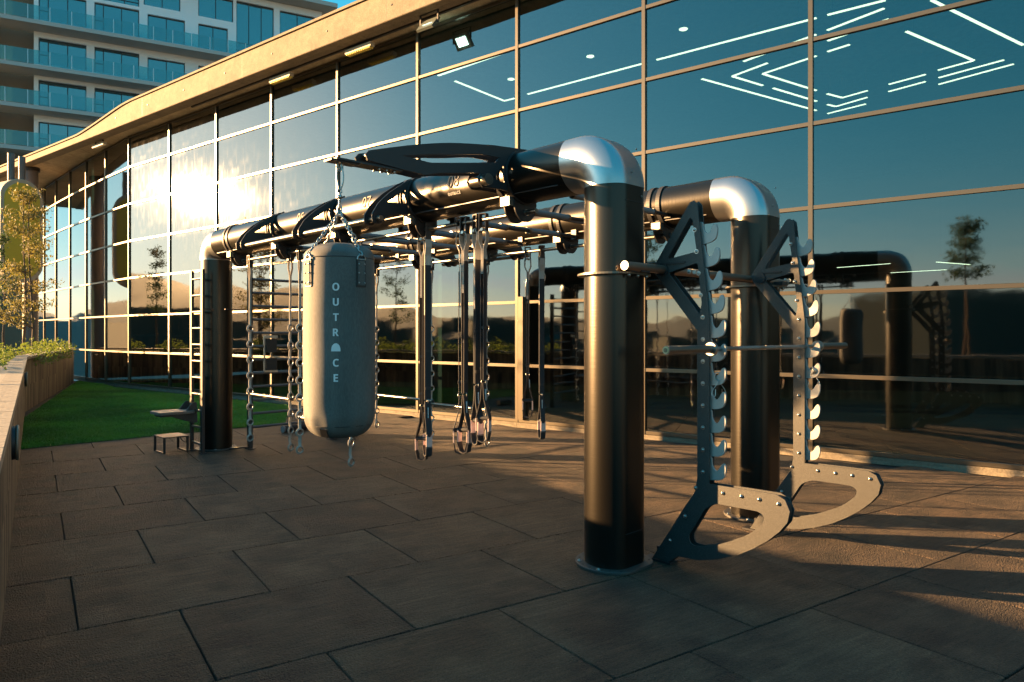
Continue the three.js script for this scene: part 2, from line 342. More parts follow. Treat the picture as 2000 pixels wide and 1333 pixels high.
function leafCloud(n, place, size) { // many small folded leaves
  const pos = [], out = V(0, 0, 0), q = new THREE.Quaternion(), e = new THREE.Euler(), a = V(0, 0, 0);
  for (let i = 0; i < n; i++) {
    place(out); e.set(rr(0, 6.28), rr(0, 6.28), rr(0, 6.28)); q.setFromEuler(e); const s = size * rr(0.6, 1.3);
    const v = [[0, -1, 0], [0.42, 0, 0.12], [0, 1, 0], [-0.42, 0, 0.12]].map(([x, y, z]) => a.set(x * s, y * s, z * s).applyQuaternion(q).add(out).clone());
    for (const k of [0, 1, 2, 0, 2, 3]) pos.push(v[k].x, v[k].y, v[k].z);
  }
  const g = new THREE.BufferGeometry(); g.setAttribute('position', new THREE.Float32BufferAttribute(pos, 3)); g.computeVertexNormals(); return g;
}
function tree(label, x, d, y0, height, crownLow, radius, leaves, mat, trunks = 1) {
  const o = thing('young_tree', label, 'tree', [x, y0, -d], rr(0, 6), 'young trees in the planter');
  const tips = [], tg = [];
  for (let k = 0; k < trunks; k++) {
    let p = V(k * 0.16 - (trunks - 1) * 0.08, 0, k * 0.07), r = 0.04; const N = 9;
    for (let i = 1; i <= N; i++) {
      const q = V(p.x + rr(-0.035, 0.035), (height - y0) * 0.93 * i / N, p.z + rr(-0.035, 0.035)); tg.push(cyl(p, q, r, 7, r * 0.86)); r *= 0.86;
      if (q.y + y0 > crownLow) for (let b = 0; b < 3; b++) {
        const a = rr(0, 6.28), l = radius * rr(0.35, 0.95) * (1.05 - 0.55 * i / N), m = V(q.x + Math.cos(a) * l, q.y + l * rr(0.25, 0.8), q.z + Math.sin(a) * l);
        tg.push(cyl(q, m, r * 0.45, 5, r * 0.14)); tips.push([q, m]);
      }
      p = q;
    }
    tips.push([V(p.x, p.y - 0.3, p.z), V(p.x, p.y + 0.25, p.z)]);
  }
  part('trunk', tg, barkMat, o);
  part('crown', leafCloud(leaves, (v) => { const [a, b] = tips[Math.floor(rnd() * tips.length)], t = rr(0.35, 1.10), j = 0.13; v.copy(a).lerp(b, t).add(V(rr(-j, j), rr(-j, j), rr(-j, j))); }, 0.043), mat, o);
}
tree('golden backlit young tree rising behind the bend of the parapet', -11.9, 17.5, 0.8, 5.2, 1.35, 1.05, 4200, leafMat, 2);
tree('slim young tree farthest along the planter, by the hanging sign', -15.2, 21.3, 0.8, 4.6, 2.0, 0.62, 1500, leafDark);
tree('young tree in the planter just outside the left edge of the picture', -10.6, 13.4, 0.8, 4.6, 1.8, 0.75, 1600, leafDark);
tree('second young tree from the camera, seen mirrored behind the near column', -6.2, 6.9, 0.8, 4.4, 2.3, 0.7, 1500, leafDark);
tree('twin-stemmed young tree nearest the camera, mirrored at the far right', -1.62, 0.78, 0.8, 4.25, 2.7, 0.72, 1700, leafDark, 2);
{ // hedge of leafy shrubs along the trough, each a plant of its own
  const spots = [];
  for (let i = 0; i < 9; i++) spots.push(grid(11.5 + i * 0.95, -0.78));
  for (let i = 0; i < 5; i++) spots.push(P2(-10.9 - i * 0.75, 16.0 + i * 1.45));
  const names = ['first', 'second', 'third', 'fourth', 'fifth', 'sixth', 'seventh', 'eighth', 'ninth', 'tenth', 'eleventh', 'twelfth', 'thirteenth', 'fourteenth'];
  spots.forEach((p, i) => {
    const o = thing('leafy_shrub', names[i] + ' yellow-green shrub from the near end of the hedge behind the parapet', 'shrub', [p.x, 0.84, p.z], 0, 'hedge behind the parapet');
    part('stem', [0, 1, 2, 3].map((k) => cyl(V(0, 0, 0), V(Math.cos(k * 1.6) * 0.2, 0.34, Math.sin(k * 1.6) * 0.2), 0.009, 5, 0.004)), barkMat, o);
    part('foliage', leafCloud(420, (v) => { const a = rr(0, 6.28), r = 0.48 * Math.sqrt(rnd()), h = 0.66 * (1 - r * 1.0); v.set(Math.cos(a) * r, rr(0.06, h + 0.05), Math.sin(a) * r); }, 0.042), hedgeMat, o);
  });
}

// ---------------------------------------------------------------- glass hall
const hall = thing('glass_hall', 'long glass-fronted hall with bronze mullions and a projecting concrete eave', 'building');
const RAILS = [0.10, 1.05, 2.14, 3.25, 4.35, 5.45, 6.55, 7.44];
{
  const pts = []; const BAY = 2.42;
  for (let k = -9; k <= 4; k++) pts.push(wall(k * BAY));
  let last = pts[pts.length - 1].clone();
  for (const az of [-46.5, -45.5, -44.8, -44.2, -43.6, -43, -42]) { last = last.clone().add(V(Math.sin(az * RAD) * 2.1, 0, -Math.cos(az * RAD) * 2.1)); pts.push(last); }
  const mull = metricUV(new THREE.BoxGeometry(0.056, 7.40, 0.075)), jamb = metricUV(new THREE.BoxGeometry(0.10, 2.1, 0.175));
  const railGeo = {}, paneGeo = {};
  pts.forEach((p, i) => {
    const q = pts[Math.min(i + 1, pts.length - 1)], q0 = pts[Math.min(i, pts.length - 2)], r0 = pts[Math.min(i + 1, pts.length - 1)];
    const turn = Math.atan2(-(r0.z - q0.z), r0.x - q0.x);
    const m = part('mullion', mull, frameMat, hall); m.position.set(p.x, 3.775, p.z); m.rotation.y = turn;
    if (i === 7) { const j = part('door_jamb', jamb, frameMat, hall); j.position.set(p.x, 1.18, p.z); j.rotation.y = turn; j.translateX(-0.12); }
    if (q === p) return;
    const L = Math.hypot(q.x - p.x, q.z - p.z), key = L.toFixed(3);
    railGeo[key] ??= metricUV(new THREE.BoxGeometry(L - 0.058, 0.050, 0.062));
    RAILS.forEach((y, k) => {
      const r = part('transom', railGeo[key], frameMat, hall); r.position.set((p.x + q.x) / 2, y, (p.z + q.z) / 2); r.rotation.y = turn;
      if (!k) return;
      const h = y - RAILS[k - 1] - 0.045, gk = key + h.toFixed(3); paneGeo[gk] ??= new THREE.PlaneGeometry(L - 0.05, h);
      const g = part('glass_pane', paneGeo[gk], glassMat, hall); g.position.set((p.x + q.x) / 2, (y + RAILS[k - 1]) / 2, (p.z + q.z) / 2);
      g.rotation.set(rr(-0.0004, 0.0004), turn + rr(-0.0005, 0.0005), 0, 'YXZ');
    });
    const s = part('sill_kerb', metricUV(new THREE.BoxGeometry(L - 0.004, 0.09, 0.32)), concrete, hall); s.position.set((p.x + q.x) / 2, 0.022, (p.z + q.z) / 2); s.rotation.y = turn; s.translateZ(-0.13 * (i < 13 ? -1 : -1));
  });
  // fascia: low at the far end, ramping up to a deep band over the terrace
  const T0 = -22, T1 = 25, FB = 7.47, OFF = 0.68;
  const prof = smoothLine([[8.0, FB + 0.53], [8.6, FB + 0.50], [9.6, FB + 0.385], [10.6, FB + 0.265], [11.5, FB + 0.18], [12.2, FB + 0.17]], 3);
  const outline = [[T0, FB], [T1, FB], [T1, FB + 0.17], ...prof.slice().reverse(), [T0, FB + 0.53]];
  const f = plate(outline, 0.34, [], 0.012); const fo = part('roof_fascia', metricUV(f), concrete, hall); const o0 = wall(0, OFF - 0.17); fo.position.set(o0.x, 0, o0.z); fo.rotation.y = WTURN;
  const lip = [[T0, FB + 0.542], [8.0, FB + 0.542], ...prof.map(([a, b]) => [a, b + 0.014]), [T1, FB + 0.182]];
  const lg = lip.map((p, i) => { const n = lip[Math.min(i + 1, lip.length - 1)]; return i === lip.length - 1 ? null : placed(box(Math.hypot(n[0] - p[0], n[1] - p[1]) + 0.01, 0.05, 0.42), (p[0] + n[0]) / 2, (p[1] + n[1]) / 2 + 0.026, 0, 0, 0, Math.atan2(n[1] - p[1], n[0] - p[0])); }).filter(Boolean);
  const lo = part('roof_coping', lg, concrete, hall); lo.position.copy(fo.position); lo.rotation.y = WTURN;
  const c = [wall(T0, OFF - 0.3), wall(T1, OFF - 0.3), wall(T1, -20), wall(T0, -20)];
  const sg = new THREE.ExtrudeGeometry(new THREE.Shape(c.map((p) => new THREE.Vector2(p.x, -p.z))), { depth: 0.2, bevelEnabled: false }); sg.rotateX(-Math.PI / 2); sg.translate(0, 7.482, 0);
  part('roof_soffit', metricUV(sg), soffitMat, hall);
  // inside
  const rf = new THREE.ExtrudeGeometry(new THREE.Shape([wall(T0, -0.3), wall(9.4, -0.3), wall(13, -8), wall(13, -19.8), wall(T0, -19.8)].map((p) => new THREE.Vector2(p.x, -p.z))), { depth: 0.1, bevelEnabled: false }); rf.rotateX(-Math.PI / 2); rf.translate(0, 0.0, 0);
  part('inner_floor', metricUV(rf), std(lin(0.05, 0.05, 0.055), 0.6), hall);
  for (const [t, off, L, tw] of [[(T0 + 13) / 2, -19.9, 35, WTURN]]) { const b = part('back_wall', box(L, 7.375, 0.2, 0, 3.79, 0), std(lin(0.10, 0.11, 0.12), 0.9), hall); const q = wall(t, off); b.position.set(q.x, 0, q.z); b.rotation.y = tw; }
  for (const t of [T0, 13.2]) { const b = part('end_wall', box(0.2, 7.375, 19.4, 0, 3.79, 0), std(lin(0.10, 0.11, 0.12), 0.9), hall); const q = wall(t, -10.1); b.position.set(q.x, 0, q.z); b.rotation.y = WTURN; }
  { const b = part('inner_post', box(0.34, 3.1, 0.34), std(lin(0.07, 0.07, 0.075), 0.5, 0.3), hall); b.position.copy(wall(-1.9, -1.2, 1.65)); b.rotation.y = WTURN; }
  // weep holes and expansion joints in the fascia
  for (let k = 0; k < 9; k++) { const w = part('weep_hole', placed(new THREE.CylinderGeometry(0.018, 0.018, 0.02, 12), 0, 0, 0, Math.PI / 2), blackSteel, hall), q = wall(-6.2 + k * 1.9, OFF + 0.002, FB + 0.26); w.position.copy(q); w.rotation.y = WTURN; }
  for (let k = 0; k < 4; k++) { const w = part('expansion_joint', box(0.006, 0.50, 0.008), blackSteel, hall), q = wall(-7.1 + k * 4.84, OFF - 0.0035, FB + 0.265); w.position.copy(q); w.rotation.y = WTURN; }
  // conduit and straps under the eave
  const con = part('conduit', box(24, 0.035, 0.05), blackSteel, hall); const cq = wall(-6.5, 0.31, 7.455); con.position.copy(cq); con.rotation.y = WTURN;
}
// LED lines and downlights on the ceiling of the hall
{
  const ledMat = std(lin(0.8, 0.8, 0.75), 0.6, 0, { emissive: lin(1, 0.84, 0.52), emissiveIntensity: 1.1 });
  const strips = [[2.85, -14.04, 5.21, -12.17], [4.59, -14.12, 5.49, -12.84], [4.02, -15.08, 7.37, -17.23], [4.62, -14.93, 5.1, -14.2], [4.62, -14.93, 5.46, -15.49], [5.21, -14.79, 5.92, -13.83], [5.21, -14.79, 6.76, -15.81], [5.74, -15.65, 7.08, -16.54], [5.34, -12.06, 6.05, -11.52], [5.61, -12.67, 6.18, -11.81], [5.82, -13.13, 6.47, -12.21], [6.04, -13.63, 6.31, -13.29], [7.09, -16.02, 7.56, -16.29], [7.56, -16.29, 7.9, -15.81], [7.43, -16.77, 7.7, -16.92], [7.7, -16.92, 8.12, -16.26], [7.74, -17.47, 8.32, -16.73], [7.04, -12.71, 9.13, -14.07], [9.13, -14.07, 8.73, -14.59], [9.0, -15.02, 9.71, -14.04], [9.24, -15.42, 10.05, -14.25], [6.79, -11.52, 9.57, -13.32], [8.16, -15.42, 8.62, -14.82], [8.4, -15.88, 8.86, -15.24], [0.29, -13.32, 2.2, -11.77], [0.35, -16.05, 2.65, -14.2], [-1.55, -14.9, 0.05, -13.51], [-1.22, -15.21, -0.18, -16.51], [-0.18, -16.51, 0.06, -16.33]].map((s) => [...s, 7.0]);
  strips.push([10.83, -23.72, 11.88, -22.34, 3.8], [13.68, -25.72, 14.96, -24.48, 3.8], [13.04, -21.86, 14.59, -22.67, 3.8]);
  strips.forEach(([x0, z0, x1, z1, y]) => {
    const L = Math.hypot(x1 - x0, z1 - z0), a = Math.atan2(-(z1 - z0), x1 - x0);
    const o = thing('ceiling_light_strip', y > 5 ? 'slim white light line under the high ceiling inside the hall' : 'slim white light line hung low, deep inside the hall', 'light', [(x0 + x1) / 2, y, (z0 + z1) / 2], a, y > 5 ? 'light lines on the hall ceiling' : 'low light lines deep in the hall');
    part('housing', box(L, 0.05, 0.07, 0, 0.03, 0), blackSteel, o); part('light_diffuser', box(L - 0.01, 0.012, 0.055, 0, -0.002, 0), ledMat, o);
    part('hanger', [-0.4, 0.4].map((k) => cyl(V(L * k, 0.05, 0), V(L * k, y > 5 ? 0.478 : 3.67, 0), 0.004, 5)), blackSteel, o);
    if (L > 2) { const l = new THREE.RectAreaLight(lin(1, 0.93, 0.74), 0.6, L, 0.055); l.position.set((x0 + x1) / 2, y - 0.02, (z0 + z1) / 2); l.rotation.set(-Math.PI / 2, 0, a); scene.add(l); }
  });
  for (const [x, z, lab] of [[3.01, -12.5, 'small round downlight right of the near elbow, inside the hall'], [1.51, -13.73, 'middle one of three small downlights inside the hall'], [-0.02, -14.96, 'small round downlight farthest left inside the hall']]) {
    const o = thing('ceiling_downlight', lab, 'light', [x, 7.0, z], 0, 'round downlights in the hall');
    part('housing', new THREE.CylinderGeometry(0.09, 0.09, 0.1, 18), blackSteel, o); part('light_diffuser', placed(new THREE.CylinderGeometry(0.075, 0.075, 0.012, 18), 0, -0.052, 0), ledMat, o);
    part('hanger', cyl(V(0, 0.05, 0), V(0, 0.478, 0), 0.006, 6), blackSteel, o);
  }
}
// fittings under the eave
{
  const yellow = std(lin(0.62, 0.52, 0.10), 0.5), tan = std(lin(0.50, 0.44, 0.34), 0.6);
  [[-1.05, 'batten light with yellow louvre nearest the floodlight under the eave'], [1.62, 'middle yellow-louvred batten light under the eave'], [11.0, 'farthest pale batten light under the low end of the eave']].forEach(([t, lab], i) => {
    const p = wall(t, 0.30, 7.33), o = thing('batten_light', lab, 'light', [p.x, p.y, p.z], WTURN, 'batten lights under the eave');
    part('body', box(0.78, 0.085, 0.11, 0, 0.03, 0), tan, o);
    const lou = []; for (let k = 0; k < 13; k++) lou.push(box(0.022, 0.03, 0.10, -0.34 + k * 0.057, -0.028, 0)); if (i < 2) part('louvre', lou, yellow, o);
    part('bracket', [box(0.03, 0.09, 0.03, -0.25, 0.112, 0), box(0.03, 0.09, 0.03, 0.25, 0.112, 0)], blackSteel, o);
  });
  const p = wall(-3.15, 0.45, 7.22), o = thing('floodlight', 'lit square floodlight glowing pale green under the concrete eave', 'floodlight', [p.x, p.y, p.z], WTURN);
  const head = new THREE.Group(); head.name = 'lamp_head'; o.add(head); head.rotation.x = -0.9;
  part('housing', [box(0.40, 0.05, 0.30, 0, 0.03, 0)], std(lin(0.12, 0.14, 0.13), 0.5, 0.4), head);
  part('light_panel', box(0.24, 0.012, 0.17, 0, -0.002, 0), std(lin(0.8, 0.9, 0.85), 0.4, 0, { emissive: lin(0.62, 1.0, 0.80), emissiveIntensity: 3 }), head);
  part('bracket', [box(0.03, 0.24, 0.02, -0.22, 0.12, 0), box(0.03, 0.24, 0.02, 0.22, 0.12, 0), box(0.47, 0.02, 0.03, 0, 0.235, 0)], blackSteel, o);
  const l = new THREE.RectAreaLight(lin(0.62, 1.0, 0.80), 3, 0.24, 0.17); l.position.set(p.x, p.y - 0.03, p.z); l.lookAt(p.x + WN[0], p.y - 1.2, p.z - WN[1]); scene.add(l);
}
// canopy columns and the hanging oval sign at the far end
{
  [[-17.05, 25.2, 0.24, 'dark round canopy column behind the golden tree']].forEach(([x, d, r, lab]) => {
    const o = thing('canopy_column', lab, 'column', [x, 0, -d]); part('shaft', placed(new THREE.CylinderGeometry(r, r, 16.4, 24), 0, -0.74, 0), std(lin(0.10, 0.095, 0.10), 0.6), o); part('collar', placed(new THREE.CylinderGeometry(r + 0.05, r + 0.05, 0.12, 24), 0, 7.40, 0), blackSteel, o);
  });
  const o = thing('hanging_sign', 'tall oval sign with a yellow face hung from the canopy behind the tree', 'sign', [-16.3, 0, -23.4], 1.05);
  const st = []; for (let k = 0; k <= 40; k++) { const a = k / 40 * 2 * Math.PI; st.push([0.62 * Math.cos(a), 4.95 + 1.05 * Math.sign(Math.sin(a)) * (Math.abs(Math.sin(a)) > 1e-6 ? 1 : 0) + 0.62 * Math.sin(a)]); }
  st.pop();
  part('sign_body', plate(st, 0.75, [], 0.02), std(lin(0.45, 0.36, 0.26), 0.6), o);
  part('sign_face', placed(plate(st.map(([a, b]) => [a * 0.86, 4.95 + (b - 4.95) * 0.93]), 0.03), 0, 0, 0.385), std(lin(0.60, 0.42, 0.04), 0.6), o);
  part('hanger', [cyl(V(-0.2, 6.5, 0.1), V(-0.2, 7.47, 0.1), 0.1, 16), cyl(V(0.22, 6.5, -0.1), V(0.22, 7.47, -0.1), 0.1, 16)], std(lin(0.12, 0.115, 0.11), 0.6), o);
}

// ---------------------------------------------------------------- apartment tower
{
  const turn = Math.atan2(0.471, 0.8821);                              // local +x runs along the facade, local +z comes out of it
  const b = thing('apartment_tower', 'pale apartment tower with glass balconies rising behind the hall roof', 'building', [-34.94, 0, -52], turn);
  const white = std(lin(0.80, 0.81, 0.84), 0.9), slabM = std(lin(0.44, 0.42, 0.40), 0.9), dark = std(lin(0.24, 0.16, 0.11), 0.9), inner = std(lin(0.45, 0.43, 0.40), 0.9), fr = std(lin(0.04, 0.045, 0.05), 0.6);
  const pane = phys({ color: lin(0.05, 0.16, 0.20), roughness: 0.04, ior: 3.0, transmission: 0.6, thickness: 0 }), rail = phys({ color: lin(0.45, 0.72, 0.74), roughness: 0.05, ior: 1.7, transmission: 0.92, thickness: 0 }), post = std(lin(0.55, 0.57, 0.58), 0.5, 0.4);
  const wins = [], curtain = std(lin(0.62, 0.62, 0.60), 0.9);
  for (const y of [[15.25, 17.15], [18.3, 20.22], [21.4, 23.32], [24.6, 26.7]]) { wins.push([0.28, 3.3, ...y, 1], [3.82, 6.82, ...y, 1]); if (y[0] > 17) wins.push([7.4, 10.05, y[0], y[1] - 0.15, 0], [11.03, 13.25, y[0], y[1] - 0.15, 0]); }
  wins.push([7.13, 9.72, 27.2, 29.0, 0], [11.03, 13.66, 27.15, 29.0, 2], [13.91, 16.87, 24.2, 29.04, 3], [17.35, 20.3, 26.2, 28.97, 2], [0.28, 3.3, 27.4, 29.0, 0], [3.82, 6.82, 26.95, 29.0, 3]);
  // facade wall with real openings
  const holes = wins.map(([x0, x1, y0, y1]) => [[x0, y0], [x1, y0], [x1, y1], [x0, y1]]);
  const f = plate([[0, -9], [20.9, -9], [20.9, 29.55], [0, 29.55]], 0.4, holes, 0); f.translate(0, 0, -0.2); part('facade_wall', metricUV(f), white, b);
  part('core', [box(20.4, 38.4, 10, 10.4, 10.3, -7.4)], inner, b);
  part('side_loggia_wall', box(0.4, 38.4, 11, 0.18, 10.3, -6.1), dark, b);
  part('loggia_back_wall', box(3.0, 38.4, 0.3, -1.5, 10.3, -1.6), dark, b);
  part('corner_fin', box(0.5, 38.6, 9, -3.0, 10.3, -4.6), std(lin(0.20, 0.19, 0.2), 0.9), b);
  part('roof_slab', box(25.4, 0.35, 14, 9.2, 29.75, -5.6), slabM, b); part('end_wall', box(0.4, 38.4, 11, 20.7, 10.3, -6.0), white, b); 
  for (const [x0, x1, y0, y1, kind] of wins) {
    const w = new THREE.Group(); w.name = 'window'; b.add(w); const W = x1 - x0, Hh = y1 - y0, m = 0.06, fg = [];
    fg.push(box(W, m, 0.09, W / 2, m / 2, 0), box(W, m, 0.09, W / 2, Hh - m / 2, 0), box(m, Hh - 2 * m, 0.09, m / 2, Hh / 2, 0), box(m, Hh - 2 * m, 0.09, W - m / 2, Hh / 2, 0));
    const xs = kind === 1 ? [0.58 / 2.98 * W, 0.58 / 2.98 * W + (W * 0.81) / 2] : kind === 3 ? [W / 3, 2 * W / 3] : [W / 2];
    for (const x of xs) fg.push(box(m, Hh - 2 * m, 0.085, x, Hh / 2, 0));
    if (kind === 3) fg.push(box(W - 2 * m, m, 0.08, W / 2, Hh * 0.3, 0), box(W - 2 * m, m, 0.08, W / 2, Hh * 0.17, 0));
    if (kind === 1) fg.push(box(xs[0] - m, m, 0.08, xs[0] / 2, Hh * 0.38, 0));
    part('frame', fg, fr, w); const e = [0, ...xs, W];
    for (let k = 0; k < e.length - 1; k++) { const p = part('pane', new THREE.PlaneGeometry(e[k + 1] - e[k] - m, Hh - 2 * m), pane, w); p.position.set((e[k] + e[k + 1]) / 2, Hh / 2, 0); p.rotation.set(rr(-0.004, 0.004), rr(-0.006, 0.006), 0); }
    if (rnd() < 0.5) { // gathered curtain behind one side of the glass
      const cw = rr(0.35, 0.75), right = rnd() < 0.5, cg = []; for (let k = 0; k < 5; k++) cg.push(cyl(V((right ? W - m - cw : m) + (k + 0.5) * cw / 5, m, -0.16), V((right ? W - m - cw : m) + (k + 0.5) * cw / 5, Hh - m, -0.16), cw / 9, 8));
      part('curtain', cg, curtain, w);
    }
    w.position.set(x0, y0, -0.24);
  }
  const slabG = metricUV(new THREE.BoxGeometry(19, 0.28, 2.0)), panelG = new THREE.BoxGeometry(1.28, 1.0, 0.02), postG = box(0.05, 1.06, 0.05);
  [14.75, 17.75, 20.65, 23.85].forEach((y) => {
    const s = part('balcony_slab', slabG, slabM, b); s.position.set(6.6, y, 0.6);
    for (let k = 0; k < 14; k++) {
      const x = -2.2 + k * 1.33, g = part('balustrade_panel', panelG, rail, b); g.position.set(x, y + 0.7, 1.5);
      const q = part('balustrade_post', postG, post, b); q.position.set(x + 0.665, y + 0.66, 1.5);
    }
  });
}

// ---------------------------------------------------------------- training rig. Local axes: x across to the second bridge (s), y up, z towards the camera end (-a)
const AZ = -44.4 * RAD, RT = 44.4 * RAD, RA = [Math.sin(AZ), Math.cos(AZ)], RC = [Math.cos(AZ), -Math.sin(AZ)], RN = [0.714, 4.968];
const rig = (a, s, y = 0) => { const p = P2(RN[0] + RA[0] * a + RC[0] * s, RN[1] + RA[1] * a + RC[1] * s, y); return [p.x, p.y, p.z]; };
const font = await new FontLoader().loadAsync('fonts/droid/droid_sans_bold.typeface.json');
const fontR = await new FontLoader().loadAsync('fonts/droid/droid_sans_regular.typeface.json');
const text = (s, size, depth, f = font) => { const g = new TextGeometry(s, { font: f, size, depth, curveSegments: 6 }); g.computeBoundingBox(); const bb = g.boundingBox; g.translate(-(bb.min.x + bb.max.x) / 2, -(bb.min.y + bb.max.y) / 2, 0); return g; };
const PR = 0.21, PF = 0.17;                                           // tube radius, distance of the flat outer side
function tubeProfile(off = 0) {
  const r = PR + off, f = PF + off, a0 = Math.asin(f / r), pts = [], fil = 0.30;
  for (let k = 0; k <= 44; k++) { const a = a0 - fil + k / 44 * -(Math.PI + 2 * (a0 - fil)) ; pts.push([r * Math.cos(a), r * Math.sin(a)]); }
  const e = pts[pts.length - 1], s = pts[0], cx = r * Math.cos(a0), fl = cx - 0.055;
  const arc = (p, c, q) => { const o = []; for (let j = 1; j < 6; j++) { const t = j / 6, u = 1 - t; o.push([u * u * p[0] + 2 * u * t * c[0] + t * t * q[0], u * u * p[1] + 2 * u * t * c[1] + t * t * q[1]]); } return o; };
  const tan = (p, sgn) => { const t = (f - p[1]) / (p[0] * sgn > 0 ? p[0] * sgn : 1) ; return [p[0] - sgn * (f - p[1]) * (p[1] / Math.abs(p[0])), f]; };
  const ce = tan(e, -1), cs = tan(s, 1);
  pts.push(...arc(e, ce, [-fl, f])); for (let j = 0; j <= 6; j++) pts.push([-fl + 2 * fl * j / 6, f]); pts.push(...arc([fl, f], cs, s));
  return pts.reverse();
}
const L1 = 6.9, BY = 2.83, RB = 0.22;
const frame = (o, v) => ({ o, u: V(1, 0, 0), v });
function bridge(label, a0, s0, number) {
  const o = thing('training_bridge', label, 'exercise rig', rig(a0, s0), RT, 'training bridges of the rig');
  const prof = tubeProfile();
  const col = sweep(prof, [0.012, 1.3, BY - RB].map((y) => frame(V(0, y, 0), V(0, 0, 1))));
  const c1 = part('column', col, rigMetal, o); void c1;
  const c2 = part('column', col, rigMetal, o); c2.position.z = -L1; c2.rotation.y = Math.PI;
  const fr = []; for (let k = 0; k <= 16; k++) { const t = k / 16 * Math.PI / 2; fr.push(frame(V(0, BY - RB + RB * Math.sin(t), -RB + RB * Math.cos(t)), V(0, Math.sin(t), Math.cos(t)))); }
  fr.push(frame(V(0, BY, -RB - 0.11), V(0, 1, 0)));
  const eg = sweep(tubeProfile(0.002), fr); part('elbow', eg, elbowMetal, o); const e2 = part('elbow', eg, elbowMetal, o); e2.position.z = -L1; e2.rotation.y = Math.PI;
  part('beam', sweep(prof, [-RB - 0.112, -L1 / 2, -L1 + RB + 0.112].map((z) => frame(V(0, BY, z), V(0, 1, 0)))), rigMetal, o);
  part('seam_cover', box(0.008, 0.008, L1 - 0.8, -0.145, BY - 0.155, -L1 / 2), blackSteel, o);
  // rectangular inspection panel on the flat face of the near column
  for (const y of [2.50, 0.25]) part('panel_joint', box(0.20, 0.004, 0.006, 0, y, PF + 0.001), blackSteel, o);
  part('panel_bolt', [[0.08, 2.545], [-0.02, 2.70], [0.02, 2.86]].map(([x, y]) => placed(new THREE.CylinderGeometry(0.008, 0.008, 0.006, 10), x, y, y > 2.62 ? PF + 0.0 : PF + 0.003, Math.PI / 2)), steel, o);
  // foot plates with bolts and slots
  for (const z of [0, -L1]) {
    const sh = new THREE.Shape(tubeProfile(0.058).map(([x, y]) => new THREE.Vector2(x, y))); const g = new THREE.ExtrudeGeometry(sh, { depth: 0.014, bevelEnabled: true, bevelSize: 0.002, bevelThickness: 0.002, bevelSegments: 1 }); g.rotateX(-Math.PI / 2);
    const fp = part('foot_plate', g, std(lin(0.10, 0.095, 0.09), 0.5, 0.6), o); fp.position.set(0, 0.004, z); fp.rotation.y = z ? 0 : Math.PI; 
    const bolts = [], slots = []; for (let k = 0; k < 20; k++) { const a = k / 20 * 2 * Math.PI + 0.1, r = PR + 0.034, x = Math.cos(a) * r, zz = Math.sin(a) * r; if (zz * (z ? -1 : 1) > PF + 0.035) continue; if (k % 3 === 0) bolts.push(placed(new THREE.SphereGeometry(0.013, 10, 6, 0, 6.3, 0, 1.57), x, 0.019, z + zz), placed(new THREE.CylinderGeometry(0.018, 0.018, 0.004, 12), x, 0.021, z + zz)); else slots.push(placed(new THREE.CylinderGeometry(0.008, 0.008, 0.002, 10), x, 0.0206, z + zz)); }
    part('anchor_bolts', bolts, steel, o).userData.kind = 'stuff'; part('plate_slots', slots, blackSteel, o).userData.kind = 'stuff';
  }
  // clamp bands and the lugs below them
  const bs = new THREE.Shape(tubeProfile(0.011).map(([x, y]) => new THREE.Vector2(x, y))), bg = new THREE.ExtrudeGeometry(bs, { depth: 0.042, bevelEnabled: true, bevelSize: 0.002, bevelThickness: 0.002, bevelSegments: 1 });
  const lug = plate(roundCorners([[-0.13, 0.06], [0.13, 0.06], [0.11, -0.04], [0.05, -0.105], [-0.05, -0.105], [-0.11, -0.04]], 0.03), 0.014);
  for (const a of [0.93, 2.2, 3.5, 4.83, 6.09]) {
    for (const k of [-0.075, 0.033]) { const c = part('clamp_band', bg, blackSteel, o); c.position.set(0, BY, -a + k); }
    for (const k of [-0.055, 0.055]) { const l = part('rail_lug', lug, blackSteel, o); l.position.set(0, BY - PR - 0.035, -a + k); }
    part('clamp_block', box(0.075, 0.07, 0.10, -0.13, BY - PR + 0.005, -a), std(lin(0.20, 0.19, 0.17), 0.45, 0.6), o);
    part('lug_bolt', [placed(new THREE.CylinderGeometry(0.024, 0.024, 0.15, 14), 0, 2.55, -a, Math.PI / 2)], steel, o);
  }
  part('hanging_rail', cyl(V(0, 2.55, -0.75), V(0, 2.55, -6.2), 0.019, 14), barMetal, o);
  return o;
}
const bracketPts = roundCorners([[-0.06, 3.03], [-0.24, 2.945], [-0.40, 2.835], [-0.52, 2.725], [-0.585, 2.62], [-0.575, 2.55], [-0.50, 2.545], [-0.42, 2.625], [-0.32, 2.655], [-0.205, 2.66], [-0.215, 2.80], [-0.16, 2.95], [-0.06, 3.005]], 0.02);
const bracketHole = roundCorners([[-0.235, 2.885], [-0.43, 2.745], [-0.225, 2.755]], 0.015);
